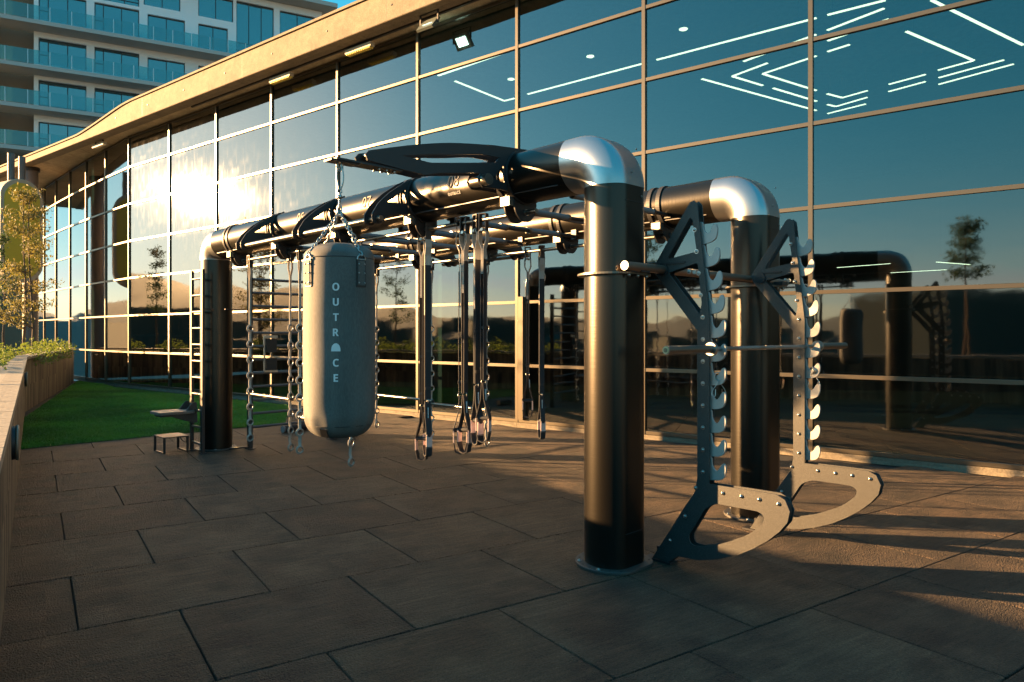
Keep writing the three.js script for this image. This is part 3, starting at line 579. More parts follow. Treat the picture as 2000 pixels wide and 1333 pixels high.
function pullBar(o, side, as, a0, a1) {
  const ex = (pts) => pts.map(([x, y]) => [x * side, y]);
  const g = plate(side > 0 ? ex(bracketPts) : ex(bracketPts).reverse(), 0.012, [side > 0 ? ex(bracketHole) : ex(bracketHole).reverse()]);
  for (const a of as) {
    for (const k of [-0.06, 0.06]) { const p = part('bar_bracket', g, blackSteel, o); p.position.z = -a + k; }
    part('bracket_spacer', cyl(V(-0.36 * side, 2.805, -a - 0.055), V(-0.36 * side, 2.805, -a + 0.055), 0.018, 12), barMetal, o);
  }
  const b = part('pull_up_bar', cyl(V(-0.525 * side, 2.59, -a0), V(-0.525 * side, 2.59, -a1), 0.027, 16), barMetal, o); void b;
  part('bar_end_cap', [cyl(V(-0.525 * side, 2.59, -a0), V(-0.525 * side, 2.59, -a0 + 0.02), 0.022, 14), cyl(V(-0.525 * side, 2.59, -a1 - 0.02), V(-0.525 * side, 2.59, -a1), 0.022, 14)], steel, o);
}
const B1 = bridge('front training bridge, a dark metal tube with silver elbows, carrying the bag arm', 0, 0, '08');
const B2 = bridge('rear training bridge, a dark metal tube with silver elbows nearer the glass', -0.08, 1.92, '03');
pullBar(B1, 1, [2.2, 3.5, 4.83], 2.1, 4.95);
pullBar(B2, -1, [3.5, 4.83], 3.3, 5.0);
{ // boxing arm on the front bridge
  const out = [[0.02, 3.045], ...smoothLine([[-0.36, 3.012], [-0.756, 2.954], [-1.028, 2.894], [-1.296, 2.82], [-1.44, 2.778]], 3), [-1.465, 2.75], [-1.45, 2.715], [-1.206, 2.70], [-0.993, 2.69], [-0.86, 2.725], [-0.48, 2.785], [-0.50, 2.73], [-0.46, 2.685], [-0.30, 2.695], [-0.2, 2.69], [-0.215, 2.83], [-0.15, 2.97]];
  const lens = [...smoothLine([[-1.18, 2.79], [-0.94, 2.84], [-0.756, 2.87], [-0.463, 2.925], [-0.285, 2.93]], 3), [-0.33, 2.885], [-0.756, 2.812], [-0.94, 2.782]];
  const tri = roundCorners([[-0.245, 2.885], [-0.355, 2.765], [-0.23, 2.745]], 0.015);
  const g = plate(out, 0.014, [lens, tri]);
  for (const k of [-0.062, 0.062]) part('boxing_arm_plate', g, blackSteel, B1).position.z = -0.93 + k;
  part('arm_tongue', [box(0.50, 0.012, 0.118, -1.42, 2.693, -0.93), box(0.20, 0.012, 0.09, -1.60, 2.685, -0.93)], blackSteel, B1);
  part('arm_spacer', [cyl(V(-1.40, 2.765, -0.985), V(-1.40, 2.765, -0.875), 0.02, 12), cyl(V(-0.45, 2.735, -1.0), V(-0.45, 2.735, -0.80), 0.042, 18)], barMetal, B1);
  part('arm_bolts', [-1.34, -1.28, -1.22].flatMap((x) => [0.03, -0.03].map((z) => placed(new THREE.CylinderGeometry(0.010, 0.010, 0.012, 8), x, 2.682, -0.93 + z))), steel, B1).userData.kind = 'stuff';
  part('arm_eye', placed(ring(0.022, 0.006, 16), -1.615, 2.662, -0.93), zinc, B1);
  // numbers and name on the tube
  const put = (s, size, a, phi, m, f) => { const g = text(s, size, 0.004, f), o = part('lettering', g, m, B1); o.position.set(-(PR + 0.0004) * Math.cos(phi), BY + (PR + 0.0004) * Math.sin(phi), -a); o.rotation.set(0, -Math.PI / 2, 0); o.rotateX(-phi); return o; };
  const num = std(lin(0.07, 0.065, 0.06), 0.6);
  put('08', 0.10, 1.50, 0.16, num, fontR); put('OUTRACE', 0.026, 1.50, -0.32, std(lin(0.5, 0.48, 0.42), 0.6), font); put('07', 0.10, 2.80, 0.16, num, fontR); put('06', 0.10, 4.1, 0.16, num, fontR);
}
// monkey-bar rungs between the bridges
{
  const rung = (r) => { const g = new THREE.Group(); return g; }; void rung;
  let first = null; const ord = ['first', 'second', 'third', 'fourth', 'fifth', 'sixth', 'seventh', 'eighth', 'ninth', 'tenth', 'eleventh', 'twelfth', 'thirteenth', 'fourteenth'];
  for (let k = 0; k < 13; k++) {
    const a = 0.72 + k * 0.40, lab = ord[k] + ' monkey-bar rung from the near columns, with grey grips';
    const y = k % 2 ? 2.63 : 2.72, pos = rig(a, 0.96, y), tilt = (k % 2 ? -0.05 : 0.05);
    if (!first) {
      first = thing('monkey_bar_rung', lab, 'rung', pos, RT, 'monkey-bar rungs between the bridges');
      part('rod', cyl(V(-0.80, 0, 0), V(0.80, 0, 0), 0.018, 12), blackSteel, first);
      for (const x of [-0.36, 0.36]) part('grip', cyl(V(x - 0.20, 0, 0), V(x + 0.20, 0, 0), 0.028, 14), gripMat, first);
      for (const x of [-0.155, 0.155, -0.565, 0.565]) part('grip_collar', cyl(V(x - 0.012, 0, 0), V(x + 0.012, 0, 0), 0.031, 14), barMetal, first);
      for (const x of [-0.80, 0.80]) part('end_plate', box(0.012, 0.10, 0.07, x, 0.02, 0), blackSteel, first);
    } else copy(first, lab, pos, RT + tilt);
  }
}
// ---------------------------------------------------------------- punching bag and its chain
{
  const bp = rig(0.93, -1.615), bag = thing('punching_bag', 'large grey canvas punching bag with white vertical lettering, hung from the arm', 'punching bag', [bp[0], 0.95, bp[2]], 0);
  const R = 0.222, H = 1.19, prof = [[0.0, 0.0], [0.10, 0.004], [0.15, 0.018], [0.19, 0.055], [0.214, 0.115], [0.221, 0.20], [R + 0.002, 0.5], [R, 0.85], [0.219, 1.04], [0.216, 1.112], [0.213, 1.116], [0.215, 1.12], [0.205, 1.16], [0.16, 1.195], [0.09, 1.215], [0, 1.222]];
  const c = new THREE.SplineCurve(prof.map((p) => new THREE.Vector2(...p))).getPoints(90).map((p) => new THREE.Vector2(Math.max(0, p.x), p.y));
  let g = new THREE.LatheGeometry(c, 96); const pp = g.attributes.position;
  for (let i = 0; i < pp.count; i++) { // soft dents and gathered folds at the foot and the crown
    const x = pp.getX(i), y = pp.getY(i), z = pp.getZ(i), a = Math.atan2(z, x), r = Math.hypot(x, z);
    const low = Math.exp(-Math.pow((y - 0.09) / 0.07, 2)), up = Math.exp(-Math.pow((y - 1.17) / 0.035, 2));
    const k = 1 + 0.006 * Math.sin(a * 3 + y * 5) * Math.sin(y * 7) + low * 0.018 * Math.sin(a * 13 + 2 * Math.sin(a * 2)) + up * 0.035 * Math.sin(a * 5 + 1.0) * (r > 0.05 ? 1 : 0);
    pp.setXYZ(i, x * k, y + up * 0.006 * Math.sin(a * 4), z * k);
  }
  outward(g); const uv = g.attributes.uv; for (let i = 0; i < uv.count; i++) uv.setXY(i, uv.getX(i) * 1.4, uv.getY(i) * 1.2);
  part('bag_body', g, bagMat, bag);
  part('rim_seam', placed(ring(0.2155, 0.003, 72, 6), 0, 1.118, 0, Math.PI / 2), blackLeather, bag);
  part('foot_seam', placed(ring(0.204, 0.0025, 72, 6), 0, 0.083, 0, Math.PI / 2), blackLeather, bag);
  part('drain_flap', placed(box(0.045, 0.075, 0.006), Math.sin(-0.28) * 0.185, 0.045, Math.cos(-0.28) * 0.185, 0.75, -0.28, 0), blackLeather, bag);
  const face = Math.atan2(-bp[0], -bp[2]);                              // bearing from the bag to the viewer
  const at = (ang, y, r) => [Math.sin(ang) * r, y, Math.cos(ang) * r];
  ['O', 'U', 'T', 'R', null, 'C', 'E'].forEach((ch, k) => {
    const y = 0.932 - k * 0.0915; let lg;
    if (ch) lg = text(ch, 0.046, 0.006); else { const pts = [[-0.027, -0.023], [0.027, -0.023], [0.0265, -0.006], [0.020, 0.013], [0.010, 0.023], [0, 0.026], [-0.010, 0.023], [-0.020, 0.013], [-0.0265, -0.006]]; lg = plate(smoothLine(pts.slice(1).concat([pts[0]]), 3).concat([[-0.027, -0.023]]), 0.006, [], 0); lg.translate(0, 0, 0.003); }
    const o = part('lettering', lg, whitePrint, bag), an = face - 0.10; o.position.set(...at(an, y, R - 0.0028)); o.rotation.y = an;
  });
  const four = [face - 1.0, face + 0.62, face + 2.15, face - 2.5];
  const chainPts = [];
  for (const an of four) {
    const s = new THREE.Group(); s.name = 'strap'; bag.add(s); s.position.set(...at(an, 1.02, 0.2185)); s.rotation.y = an;
    part('strap_backing', plate(roundCorners([[-0.036, -0.085], [0.036, -0.085], [0.032, 0.085], [-0.032, 0.085]], 0.008), 0.010), blackLeather, s);
    part('strap_face', placed(plate(roundCorners([[-0.026, -0.074], [0.026, -0.074], [0.023, 0.075], [-0.023, 0.075]], 0.006), 0.008), 0, 0, 0.006), bagMat, s);
    part('rivets', [-0.06, 0, 0.055].flatMap((y) => [-0.021, 0.021].map((x) => placed(new THREE.SphereGeometry(0.0055, 8, 6), x, y, 0.010))), steel, s);
    part('d_ring', [placed(new THREE.TorusGeometry(0.030, 0.0045, 8, 16, Math.PI), 0, 0.083, 0.004), cyl(V(-0.03, 0.083, 0.004), V(0.03, 0.083, 0.004), 0.0045, 8)], steel, s);
    chainPts.push(V(...at(an, 1.13, 0.224)));
  }
  // chain: four legs of oval links, a swivel and a snap hook
  const ch = thing('bag_chain', 'galvanised four-leg chain with swivel hook between the arm and the bag', 'chain', [bp[0], 0.95, bp[2]], 0);
  const link = (() => { const c = new THREE.CurvePath(), w = 0.0085, l = 0.012; class Oval extends THREE.Curve { getPoint(t) { const a = t * 2 * Math.PI; return V(w * Math.cos(a), l * Math.sign(Math.sin(a)) * Math.min(1, Math.abs(Math.sin(a)) * 1.6) * 0.9 + 0.008 * Math.sin(a), 0); } } void c; return new THREE.TubeGeometry(new Oval(), 18, 0.0034, 6, true); })();
  const top = V(0, 1.42, 0);
  chainPts.forEach((p) => {
    const L = p.distanceTo(top), n = Math.round(L / 0.029), q = new THREE.Quaternion().setFromUnitVectors(V(0, 1, 0), top.clone().sub(p).normalize());
    const gs = []; for (let k = 0; k < n; k++) { const c = link.clone(); c.rotateY(k % 2 ? Math.PI / 2 : 0); c.applyQuaternion(q); const o = p.clone().lerp(top, (k + 0.5) / n); c.translate(o.x, o.y, o.z); gs.push(c); }
    part('chain_leg', gs, zinc, ch);
  });
  const mid = []; for (let k = 0; k < 9; k++) { const c = link.clone(); c.scale(1.5, 1.5, 1.5); c.rotateY(k % 2 ? Math.PI / 2 : 0); c.translate(0, 1.435 + k * 0.034 + (k > 4 ? 0.0 : 0), 0); if (k < 2 || k > 7) mid.push(c); }
  part('joining_links', mid, zinc, ch);
  part('swivel', [placed(new THREE.SphereGeometry(0.017, 14, 10), 0, 1.515, 0), cyl(V(0, 1.49, 0), V(0, 1.54, 0), 0.008, 10), placed(ring(0.014, 0.004, 14), 0, 1.55, 0)], zinc, ch);
  part('snap_hook', new THREE.TubeGeometry(new THREE.CatmullRomCurve3([V(0, 1.56, 0), V(0.02, 1.60, 0), V(0.022, 1.66, 0), V(0.012, 1.70, 0), V(-0.008, 1.70, 0), V(-0.018, 1.66, 0), V(-0.012, 1.60, 0)], true), 40, 0.0055, 8, true), zinc, ch);
}
// ---------------------------------------------------------------- hanging ring chains, slings and suspension straps
const band = (w, t, pts) => { // flat webbing along points, width along x
  const gs = []; for (let i = 0; i < pts.length - 1; i++) { const a = V(0, pts[i][1], pts[i][0]), b = V(0, pts[i + 1][1], pts[i + 1][0]), L = a.distanceTo(b), g = new THREE.BoxGeometry(w, L + t * 0.6, t); g.applyQuaternion(new THREE.Quaternion().setFromUnitVectors(V(0, 1, 0), b.clone().sub(a).normalize())); g.translate(0, (a.y + b.y) / 2, (a.z + b.z) / 2); gs.push(g); } return gs;
};
function railClamp(o) { part('rail_clamp', [box(0.055, 0.15, 0.008, 0, -0.03, 0.03), box(0.055, 0.15, 0.008, 0, -0.03, -0.03), box(0.055, 0.008, 0.068, 0, 0.049, 0)], blackSteel, o); part('clamp_bolt', cyl(V(-0.04, -0.085, 0), V(0.04, -0.085, 0), 0.013, 10), steel, o); }
let ringProto = null;
function ringChain(a, s, label, turn = 0) {
  const p = rig(a, s, 2.55);
  if (ringProto) { const o = copy(ringProto, label, p, RT + turn); return o; }
  const o = ringProto = thing('ring_chain', label, 'ring chain', p, RT + turn, 'ring chains hanging from the rails');
  railClamp(o);
  part('sling_loop', [...band(0.030, 0.004, [[0, -0.08], [0.028, -0.12], [0.030, -0.19], [0.006, -0.27], [0.004, -0.36]]), ...band(0.030, 0.004, [[0, -0.08], [-0.028, -0.12], [-0.030, -0.19], [-0.006, -0.27], [-0.004, -0.36]])], webLight, o);
  part('sling', band(0.028, 0.007, [[0, -0.34], [0.004, -0.5], [-0.004, -0.66], [0, -0.84]]), webLight, o);
  const rg = ring(0.036, 0.0085, 22, 8), seg = band(0.026, 0.006, [[-0.020, 0.045], [-0.026, 0.10], [-0.026, 0.15], [-0.020, 0.175]]).map((g) => g);
  for (let k = 0; k < 8; k++) {
    const y = -0.885 - k * 0.2, r = part('hand_ring', rg, steel, o); r.position.set(0, y, 0.012);
    part('ring_loop', [placed(new THREE.TorusGeometry(0.047, 0.006, 6, 14, Math.PI), 0, y, 0.012, 0, 0, Math.PI / 2)], webLight, o);
    if (k) part('web_link', band(0.034, 0.006, [[0.004, y + 0.035], [-0.008, y + 0.08], [-0.004, y + 0.13], [0.006, y + 0.165]]), webLight, o);
  }
  void seg; return o;
}
ringChain(5.82, 0, 'ring chain farthest left, hanging beside the wall-bar post');
ringChain(4.74, 0, 'left one of the two ring chains just left of the punching bag', 0.3);
ringChain(4.51, 0, 'ring chain touching the left side of the punching bag', -0.2);
ringChain(3.42, 0, 'ring chain behind the punching bag, its last rings showing below it', 0.25);
ringChain(5.83, 1.92, 'ring chain showing along the right edge of the punching bag', 0.2);
ringChain(4.53, 1.92, 'ring chain hanging among the black straps right of the bag', -0.15);
ringChain(3.43, 1.92, 'pale ring chain right of the four black straps', 0.1);
[[5.82, 4.76, 0, 0.83, 'low cross tube between the ring chains left of the bag'], [4.5, 3.44, 0, 0.64, 'low cross tube running behind the foot of the bag'], [5.82, 4.55, 1.92, 0.70, 'cross tube between the rear ring chains beside the bag'], [4.52, 3.44, 1.92, 0.66, 'dark cross tube between the rear ring chains behind the straps']].forEach(([a0, a1, s, y, lab]) => {
  const o = thing('cross_tube', lab, 'tube', rig((a0 + a1) / 2, s, y), RT, 'cross tubes between the ring chains'), h = (a0 - a1) / 2;
  part('tube', cyl(V(0, 0, -h - 0.06), V(0, 0, h + 0.06), 0.019, 14), barMetal, o); part('end_caps', [cyl(V(0, 0, -h - 0.068), V(0, 0, -h - 0.06), 0.02, 14), cyl(V(0, 0, h + 0.06), V(0, 0, h + 0.068), 0.02, 14)], blackSteel, o);
});
function suspension(a, s, yb, label, sling, turn = 0, spread = 0) { // sling from the rail, black strap, grip and foot loop
  const o = thing('suspension_strap', label, 'training strap', rig(a, s, 2.55), RT + turn, 'suspension straps hanging from the rails');
  railClamp(o); const B = yb - 2.55;
  part('sling_loop', [...band(0.058, 0.007, [[0.0, -0.07], [0.034, -0.10], [0.036, -0.17], [0.010, -0.24], [0.006, -sling]]), ...band(0.058, 0.007, [[0, -0.07], [-0.034, -0.10], [-0.036, -0.17], [-0.006, -0.24], [-0.006, -sling]])], webLight, o);
  part('carabiner', placed(new THREE.TubeGeometry(new THREE.CatmullRomCurve3([V(0, 0, 0), V(0.016, 0.03, 0), V(0.014, 0.08, 0), V(0, 0.1, 0), V(-0.014, 0.08, 0), V(-0.014, 0.03, 0)], true), 24, 0.004, 6, true), 0.022, -0.36, 0.01), zinc, o);
  part('upper_strap', [...band(0.058, 0.007, [[0.014, -0.33], [0.012, B * 0.5], [0.010, B + 0.52]]), ...band(0.058, 0.007, [[-0.012, -0.42], [-0.012, B * 0.55], [-0.010, B + 0.52]])], webBlack, o);
  part('strap_buckle', [box(0.048, 0.022, 0.04, 0, B + 0.62 + spread, 0), box(0.048, 0.02, 0.034, 0, B + 0.96, 0)], blackSteel, o);
  part('adjuster_ring', placed(ring(0.021, 0.0035, 16), 0, B + 0.505, 0, 0, Math.PI / 2), zinc, o);
  for (const k of [-1, 1]) {
    part('lower_strap', band(0.056, 0.007, [[0.006 * k, B + 0.50], [0.016 * k, B + 0.36], [0.058 * k, B + 0.21]]), webBlack, o);
    part('foot_web', band(0.056, 0.007, [[0.058 * k, B + 0.20], [0.056 * k, B + 0.09]]), webPink, o);
    part('foot_pad', band(0.058, 0.009, [[0.056 * k, B + 0.095], [0.040 * k, B + 0.02], [0.0, B + 0.004]]), webBlack, o);
  }
  part('hand_grip', cyl(V(0, B + 0.205, -0.066), V(0, B + 0.205, 0.066), 0.019, 14), webBlack, o);
  part('logo_patch', box(0.014, 0.095, 0.0045, -0.0185, B + 0.40, 0.0), whitePrint, o).rotation.y = Math.PI / 2;
  return o;
}
suspension(2.20, 0, 0.43, 'black suspension strap with an open foot loop, nearest right of the bag', 0.62, 0.5);
suspension(2.12, 0, 0.48, 'black suspension strap pressed against the one nearest right of the bag', 0.78, -0.4);
suspension(1.66, 0, 0.56, 'brown-lit suspension strap hung on the left one of two long pale slings', 0.72, 0.9);
suspension(1.60, 0.0, 0.57, 'black suspension strap twisted with the brown-lit one', 0.60, 0.2);
suspension(1.44, 0, 0.66, 'black suspension strap hung on the right one of two long pale slings', 0.74, -0.2);
suspension(1.36, 0, 0.69, 'black suspension strap next to the pale ring chain', 0.45, 0.35);
suspension(2.72, 1.92, 0.62, 'shorter suspension strap in front of the door jamb', 0.55, 0.6);
suspension(2.50, 1.92, 0.40, 'suspension strap farthest right, hanging left of the near column', 0.62, -0.5);

// ---------------------------------------------------------------- wall bars, ladder, bench board, step
{
  const wb = thing('wall_bars', 'dark wall bars standing between the two far columns', 'wall bars', rig(6.56, 0.33), RT);
  for (const x of [0, 1.27]) { part('post', metricUV(box(0.05, 2.46, 0.075, x, 1.23, 0)), blackSteel, wb); part('post_foot', box(0.09, 0.012, 0.16, x, 0.006, 0), blackSteel, wb); }
  const rg = cyl(V(0.02, 0, 0), V(1.25, 0, 0), 0.019, 12);
  for (let k = 0; k < 12; k++) part('rung', rg, std(lin(0.13, 0.13, 0.14), 0.45, 0.6), wb).position.y = 0.30 + k * 0.187;
  part('tie_bracket', [box(0.36, 0.012, 0.03, -0.17, 1.93, 0), box(0.30, 0.02, 0.03, -0.14, 0.03, 0)], blackSteel, wb);
  const pad = thing('back_pad', 'small black twin pad hooked over the wall-bar rungs', 'pad', rig(6.52, 0.62, 1.32), RT);
  part('pad_cushion', [placed(new THREE.BoxGeometry(0.15, 0.19, 0.05), 0, 0.11, 0), placed(new THREE.BoxGeometry(0.15, 0.17, 0.05), 0, -0.15, 0)], std(lin(0.015, 0.015, 0.016), 0.55), pad);
  part('pad_frame', [box(0.19, 0.04, 0.03, 0, 0.235, -0.01), box(0.02, 0.50, 0.02, -0.09, 0, -0.02), box(0.19, 0.03, 0.03, 0, -0.25, -0.01)], zinc, pad);
  const ld = thing('steel_ladder', 'narrow steel ladder fixed to the left of the far front column', 'ladder', rig(6.80, -0.295), RT);
  for (const z of [-0.19, 0.19]) { part('stile', metricUV(box(0.035, 2.46, 0.06, 0, 1.23, z)), blackSteel, ld); part('stile_foot', box(0.07, 0.012, 0.09, 0, 0.006, z), blackSteel, ld); }
  const rl = cyl(V(0, 0, -0.165), V(0, 0, 0.165), 0.016, 12); for (let k = 0; k < 11; k++) part('rung', rl, barMetal, ld).position.y = 0.12 + k * 0.222;
  part('tie_bracket', [box(0.14, 0.012, 0.03, 0.08, 1.93, 0.15), box(0.14, 0.012, 0.03, 0.08, 1.93, -0.15)], blackSteel, ld);
  const bn = thing('bench_board', 'padded bench board hooked onto the ladder, jutting out level', 'bench', rig(6.98, -0.32, 0.50), RT);
  part('board', placed(plate(roundCorners([[-0.46, -0.19], [0.0, -0.19], [0.0, 0.19], [-0.46, 0.19]], 0.03), 0.035), 0, 0.045, 0, -Math.PI / 2), std(lin(0.16, 0.13, 0.11), 0.6), bn);
  part('board_frame', [box(0.40, 0.03, 0.26, -0.22, 0.012, 0)], blackSteel, bn);
  for (const z of [-0.13, 0.13]) { part('hook_plate', placed(plate(roundCorners([[-0.14, 0.02], [-0.02, 0.17], [0.035, 0.17], [0.045, -0.10], [0.0, -0.11], [-0.3, 0.005]], 0.02), 0.012), 0, 0, z), rackPaint, bn); }
  const st = thing('floor_step', 'low dark step frame on the floor below the bench board', 'step', rig(7.12, -0.52), RT);
  part('side_frame', [-0.15, 0.15].flatMap((x) => [box(0.025, 0.20, 0.025, x, 0.105, -0.18), box(0.025, 0.20, 0.025, x, 0.105, 0.18), box(0.025, 0.012, 0.385, x, 0.006, 0)]), blackSteel, st);
  part('tread', placed(plate(roundCorners([[-0.165, -0.2], [0.165, -0.2], [0.165, 0.2], [-0.165, 0.2]], 0.02), 0.014), 0, 0.212, 0, -Math.PI / 2), rackPaint, st);
  part('handle', new THREE.TubeGeometry(new THREE.CatmullRomCurve3([V(0.15, 0.2, -0.15), V(0.17, 0.13, -0.08), V(0.17, 0.12, 0.08), V(0.15, 0.2, 0.15)]), 16, 0.009, 8), blackSteel, st);
  const fr = rig(7.75, 1.62, 0.058), ro = thing('foam_roller', 'small dark roller lying on the floor behind the wall bars', 'roller', fr, RT + 0.1);
  part('roller', cyl(V(-0.22, 0, 0), V(0.22, 0, 0), 0.055, 22), webBlack, ro); part('end_discs', [cyl(V(-0.225, 0, 0), V(-0.20, 0, 0), 0.057, 22), cyl(V(0.20, 0, 0), V(0.225, 0, 0), 0.057, 22)], gripMat, ro);
}
// ---------------------------------------------------------------- squat racks, cross pipe, barbell
const hookZ = (y) => (y > 1.70 ? 0.60 - (y - 1.70) / 0.79 * 0.083 : 0.60);
function rack(label, a, s) {
  const o = thing('squat_rack', label, 'rack', rig(a, s), RT, 'squat rack uprights on the near columns');
  // outline in (z, y); the plate stands in the z-y plane
  const out = [[0.155, 0.02], [0.40, 0.40], [0.495, 0.54], [0.512, 0.63], [0.512, 1.62], [0.18, 2.02], [0.165, 2.07], [0.455, 2.485], [0.485, 2.495], [0.51, 2.47], [0.60, 1.70], [0.60, 0.605], [1.06, 0.610], [1.115, 0.585], [1.145, 0.52], [1.13, 0.45], [1.08, 0.385], [1.0, 0.31], [0.91, 0.245], [0.81, 0.185], [0.66, 0.12], [0.52, 0.083], [0.36, 0.075], [0.29, 0.02]];
  const h1 = roundCorners([[0.275, 2.115], [0.455, 2.385], [0.475, 2.37], [0.507, 2.15]], 0.018), h2 = roundCorners([[0.285, 2.02], [0.515, 2.075], [0.545, 1.80], [0.53, 1.73]], 0.018);
  const h3 = roundCorners([[0.655, 0.485], [0.945, 0.485], [0.985, 0.46], [0.975, 0.415], [0.90, 0.345], [0.82, 0.292], [0.66, 0.215], [0.53, 0.175], [0.46, 0.178], [0.445, 0.23], [0.575, 0.445]], 0.03);
  const toZY = (g) => { g.rotateY(-Math.PI / 2); return g; };           // local (x,y,z) -> (-z, y, x): outline x becomes +z
  const pl = toZY(plate(out, 0.008, [h1, h2, h3], 0.0015));
  for (const x of [-0.030, 0.030]) { const p = part('rack_plate', pl, rackPaint, o); p.position.x = x; }
  part('nose_plate', toZY(placed(plate(roundCorners([[0.99, 0.575], [1.06, 0.602], [1.125, 0.57], [1.138, 0.51], [1.12, 0.45], [1.03, 0.36], [1.0, 0.40]], 0.02), 0.050), 0, 0, 0)), blackSteel, o);
  const hk = [[-0.03, -0.075], [0.012, -0.070], [0.055, -0.066], [0.088, -0.050], [0.104, -0.015], [0.106, 0.028], [0.094, 0.046], [0.078, 0.036], [0.062, 0.010], [0.042, -0.008], [0.022, 0.002], [0.008, 0.03], [0.0, 0.078], [-0.03, 0.078]];
  const hg = toZY(plate(smoothLine(hk, 3), 0.016, [], 0.0015)), bolt = placed(new THREE.SphereGeometry(0.012, 12, 6, 0, 6.3, 0, 1.57), 0, 0, 0, 0, 0, Math.PI / 2), nut = placed(new THREE.CylinderGeometry(0.015, 0.015, 0.005, 12), 0, 0, 0, 0, 0, Math.PI / 2);
  for (let k = 0; k < 11; k++) { const y = 0.70 + k * 0.157, h = part('bar_hook', hg, hookSilver, o); h.position.set(0, y, hookZ(y) - 0.002); if (y > 1.7) h.rotation.x = -0.105; }
  const bolts = []; const spots = []; for (let k = 0; k < 12; k++) { const y = 0.68 + k * 0.147; spots.push([hookZ(y) - 0.045, y]); }
  spots.push([0.50, 0.565], [0.70, 0.562], [0.83, 0.562], [0.95, 0.562], [1.075, 0.555], [0.42, 0.36], [0.30, 0.17], [0.45, 2.02]);
  for (const [z, y] of spots) for (const sx of [-1, 1]) bolts.push([sx * 0.0345, y, z, sx]);
  for (const [x, y, z, sx] of bolts) { const b = part('plate_bolt', mergeBolt(bolt, nut), steel, o); b.position.set(x, y, z); if (sx > 0) b.rotation.y = Math.PI; }
  part('foot_bracket', [box(0.09, 0.014, 0.22, 0, 0.011, 0.20), box(0.062, 0.10, 0.10, 0, 0.06, 0.24)], blackSteel, o);
  part('pipe_clamp', [placed(new THREE.CylinderGeometry(0.042, 0.042, 0.09, 20), 0, 2.045, 0.245, 0, 0, Math.PI / 2), box(0.085, 0.012, 0.20, 0, 2.086, 0.32)], blackSteel, o);
  return o;
}
let mb = null; function mergeBolt(a, b) { return mb ??= mergeGeometries([clean(a), clean(b)]); }
rack('nearer dark squat-rack upright with silver hooks and looped foot, beside the near column', 0, 0.27);
rack('squat-rack upright with sunlit gold foot, nearer the glass', -0.12, 1.47);
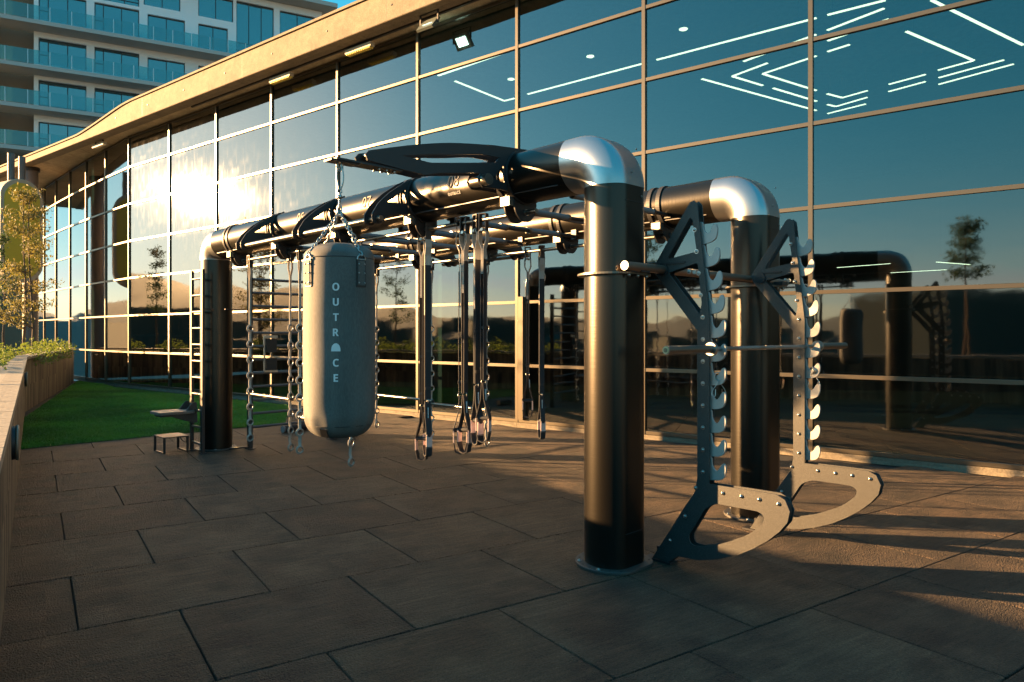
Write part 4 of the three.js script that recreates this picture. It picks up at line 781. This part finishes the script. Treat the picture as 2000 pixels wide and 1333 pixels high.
{
  const o = thing('cross_pipe', 'bronze cross pipe joining both near columns at head height', 'pipe', rig(-0.245, 0.96, 2.045), RT);
  part('pipe', cyl(V(-1.16, 0, 0), V(1.17, 0, 0), 0.030, 20), std(lin(0.30, 0.22, 0.17), 0.35, 0.85), o); for (const x of [-1.165, 1.175]) part('pipe_cap', cyl(V(x - 0.007, 0, 0), V(x + 0.007, 0, 0), 0.031, 20), steel, o);
  for (const [s, a] of [[0, 0], [1.92, -0.08]]) {
    const c = thing('column_collar', s ? 'flat collar ring round the near column closer to the glass' : 'flat collar ring round the nearest big column', 'collar', rig(a, s, 2.0), RT, 'collar rings on the near columns');
    const sh = new THREE.Shape(tubeProfile(0.045).map(([x, y]) => new THREE.Vector2(x, -y))); sh.holes.push(new THREE.Path(tubeProfile(0.001).map(([x, y]) => new THREE.Vector2(x, -y)).reverse()));
    const g = new THREE.ExtrudeGeometry(sh, { depth: 0.014, bevelEnabled: false }); g.rotateX(-Math.PI / 2); part('collar_plate', g, std(lin(0.16, 0.145, 0.12), 0.4, 0.7), c);
    part('collar_bolts', [-0.1, 0, 0.1].map((x) => placed(new THREE.SphereGeometry(0.014, 10, 8), x, -0.008, PF + 0.028)), steel, c); part('pipe_saddle', [box(0.10, 0.03, 0.09, 0, 0.028, PF + 0.05)], blackSteel, c);
  }
  const by = 1.50, bz = 0.665, b = thing('barbell', 'steel barbell resting on the hooks of both racks', 'barbell', rig(-bz - 0.03, 0.91, by), RT - 0.045);
  part('shaft', cyl(V(-0.70, 0, 0), V(0.70, 0, 0), 0.0145, 20), steel, b);
  for (const [x0, x1] of [[-0.45, -0.16], [0.16, 0.45], [-0.06, 0.06]]) part('knurling', cyl(V(x0, 0, 0), V(x1, 0, 0), 0.0152, 24), std(lin(0.36, 0.35, 0.34), 0.5, 0.95), b);
  for (const k of [-1, 1]) {
    const s = part('sleeve', cyl(V(0.76 * k, 0, 0), V(1.24 * k, 0, 0), 0.0265, 24), barMetal, b); void s;
    part('sleeve_collar', [cyl(V(0.70 * k, 0, 0), V(0.735 * k, 0, 0), 0.024, 24), cyl(V(0.735 * k, 0, 0), V(0.765 * k, 0, 0), 0.043, 28)], zinc, b);
    part('end_cap', [cyl(V(1.24 * k, 0, 0), V(1.245 * k, 0, 0), 0.021, 24)], std(lin(0.55, 0.42, 0.22), 0.5), b);
    part('cap_print', [cyl(V(1.245 * k, 0, 0), V(1.247 * k, 0, 0), 0.014, 20)], std(lin(0.16, 0.12, 0.06), 0.6), b);
  }
  // spring collars parked on a hook of each rack
  const clip = (lab, a, s, y, turn) => {
    const c = thing('spring_collar', lab, 'spring clip', rig(a, s, y), RT + turn, 'spring collars parked on the rack hooks');
    part('coil', [-0.012, -0.004, 0.004, 0.012].map((x) => placed(ring(0.027, 0.0035, 20, 6), x, 0, 0, 0, Math.PI / 2)), zinc, c);
    for (const k of [-1, 1]) part('spring_handle', new THREE.TubeGeometry(new THREE.CatmullRomCurve3([V(0.012 * k, -0.025, 0), V(0.02 * k, -0.06, 0.018 * k), V(0.028 * k, -0.085, 0.035 * k), V(0.034 * k, -0.125, 0.045 * k), V(0.034 * k, -0.13, 0.025 * k), V(0.024 * k, -0.085, 0.02 * k)]), 24, 0.0028, 6), zinc, c);
  };
  clip('spring collar hanging on a hook of the nearer rack', -0.652, 0.27, 1.318, 0.5); clip('spring collar hanging on a hook of the rack by the glass', -0.772, 1.47, 1.318, -0.7);
}
renderer.render(scene, camera);
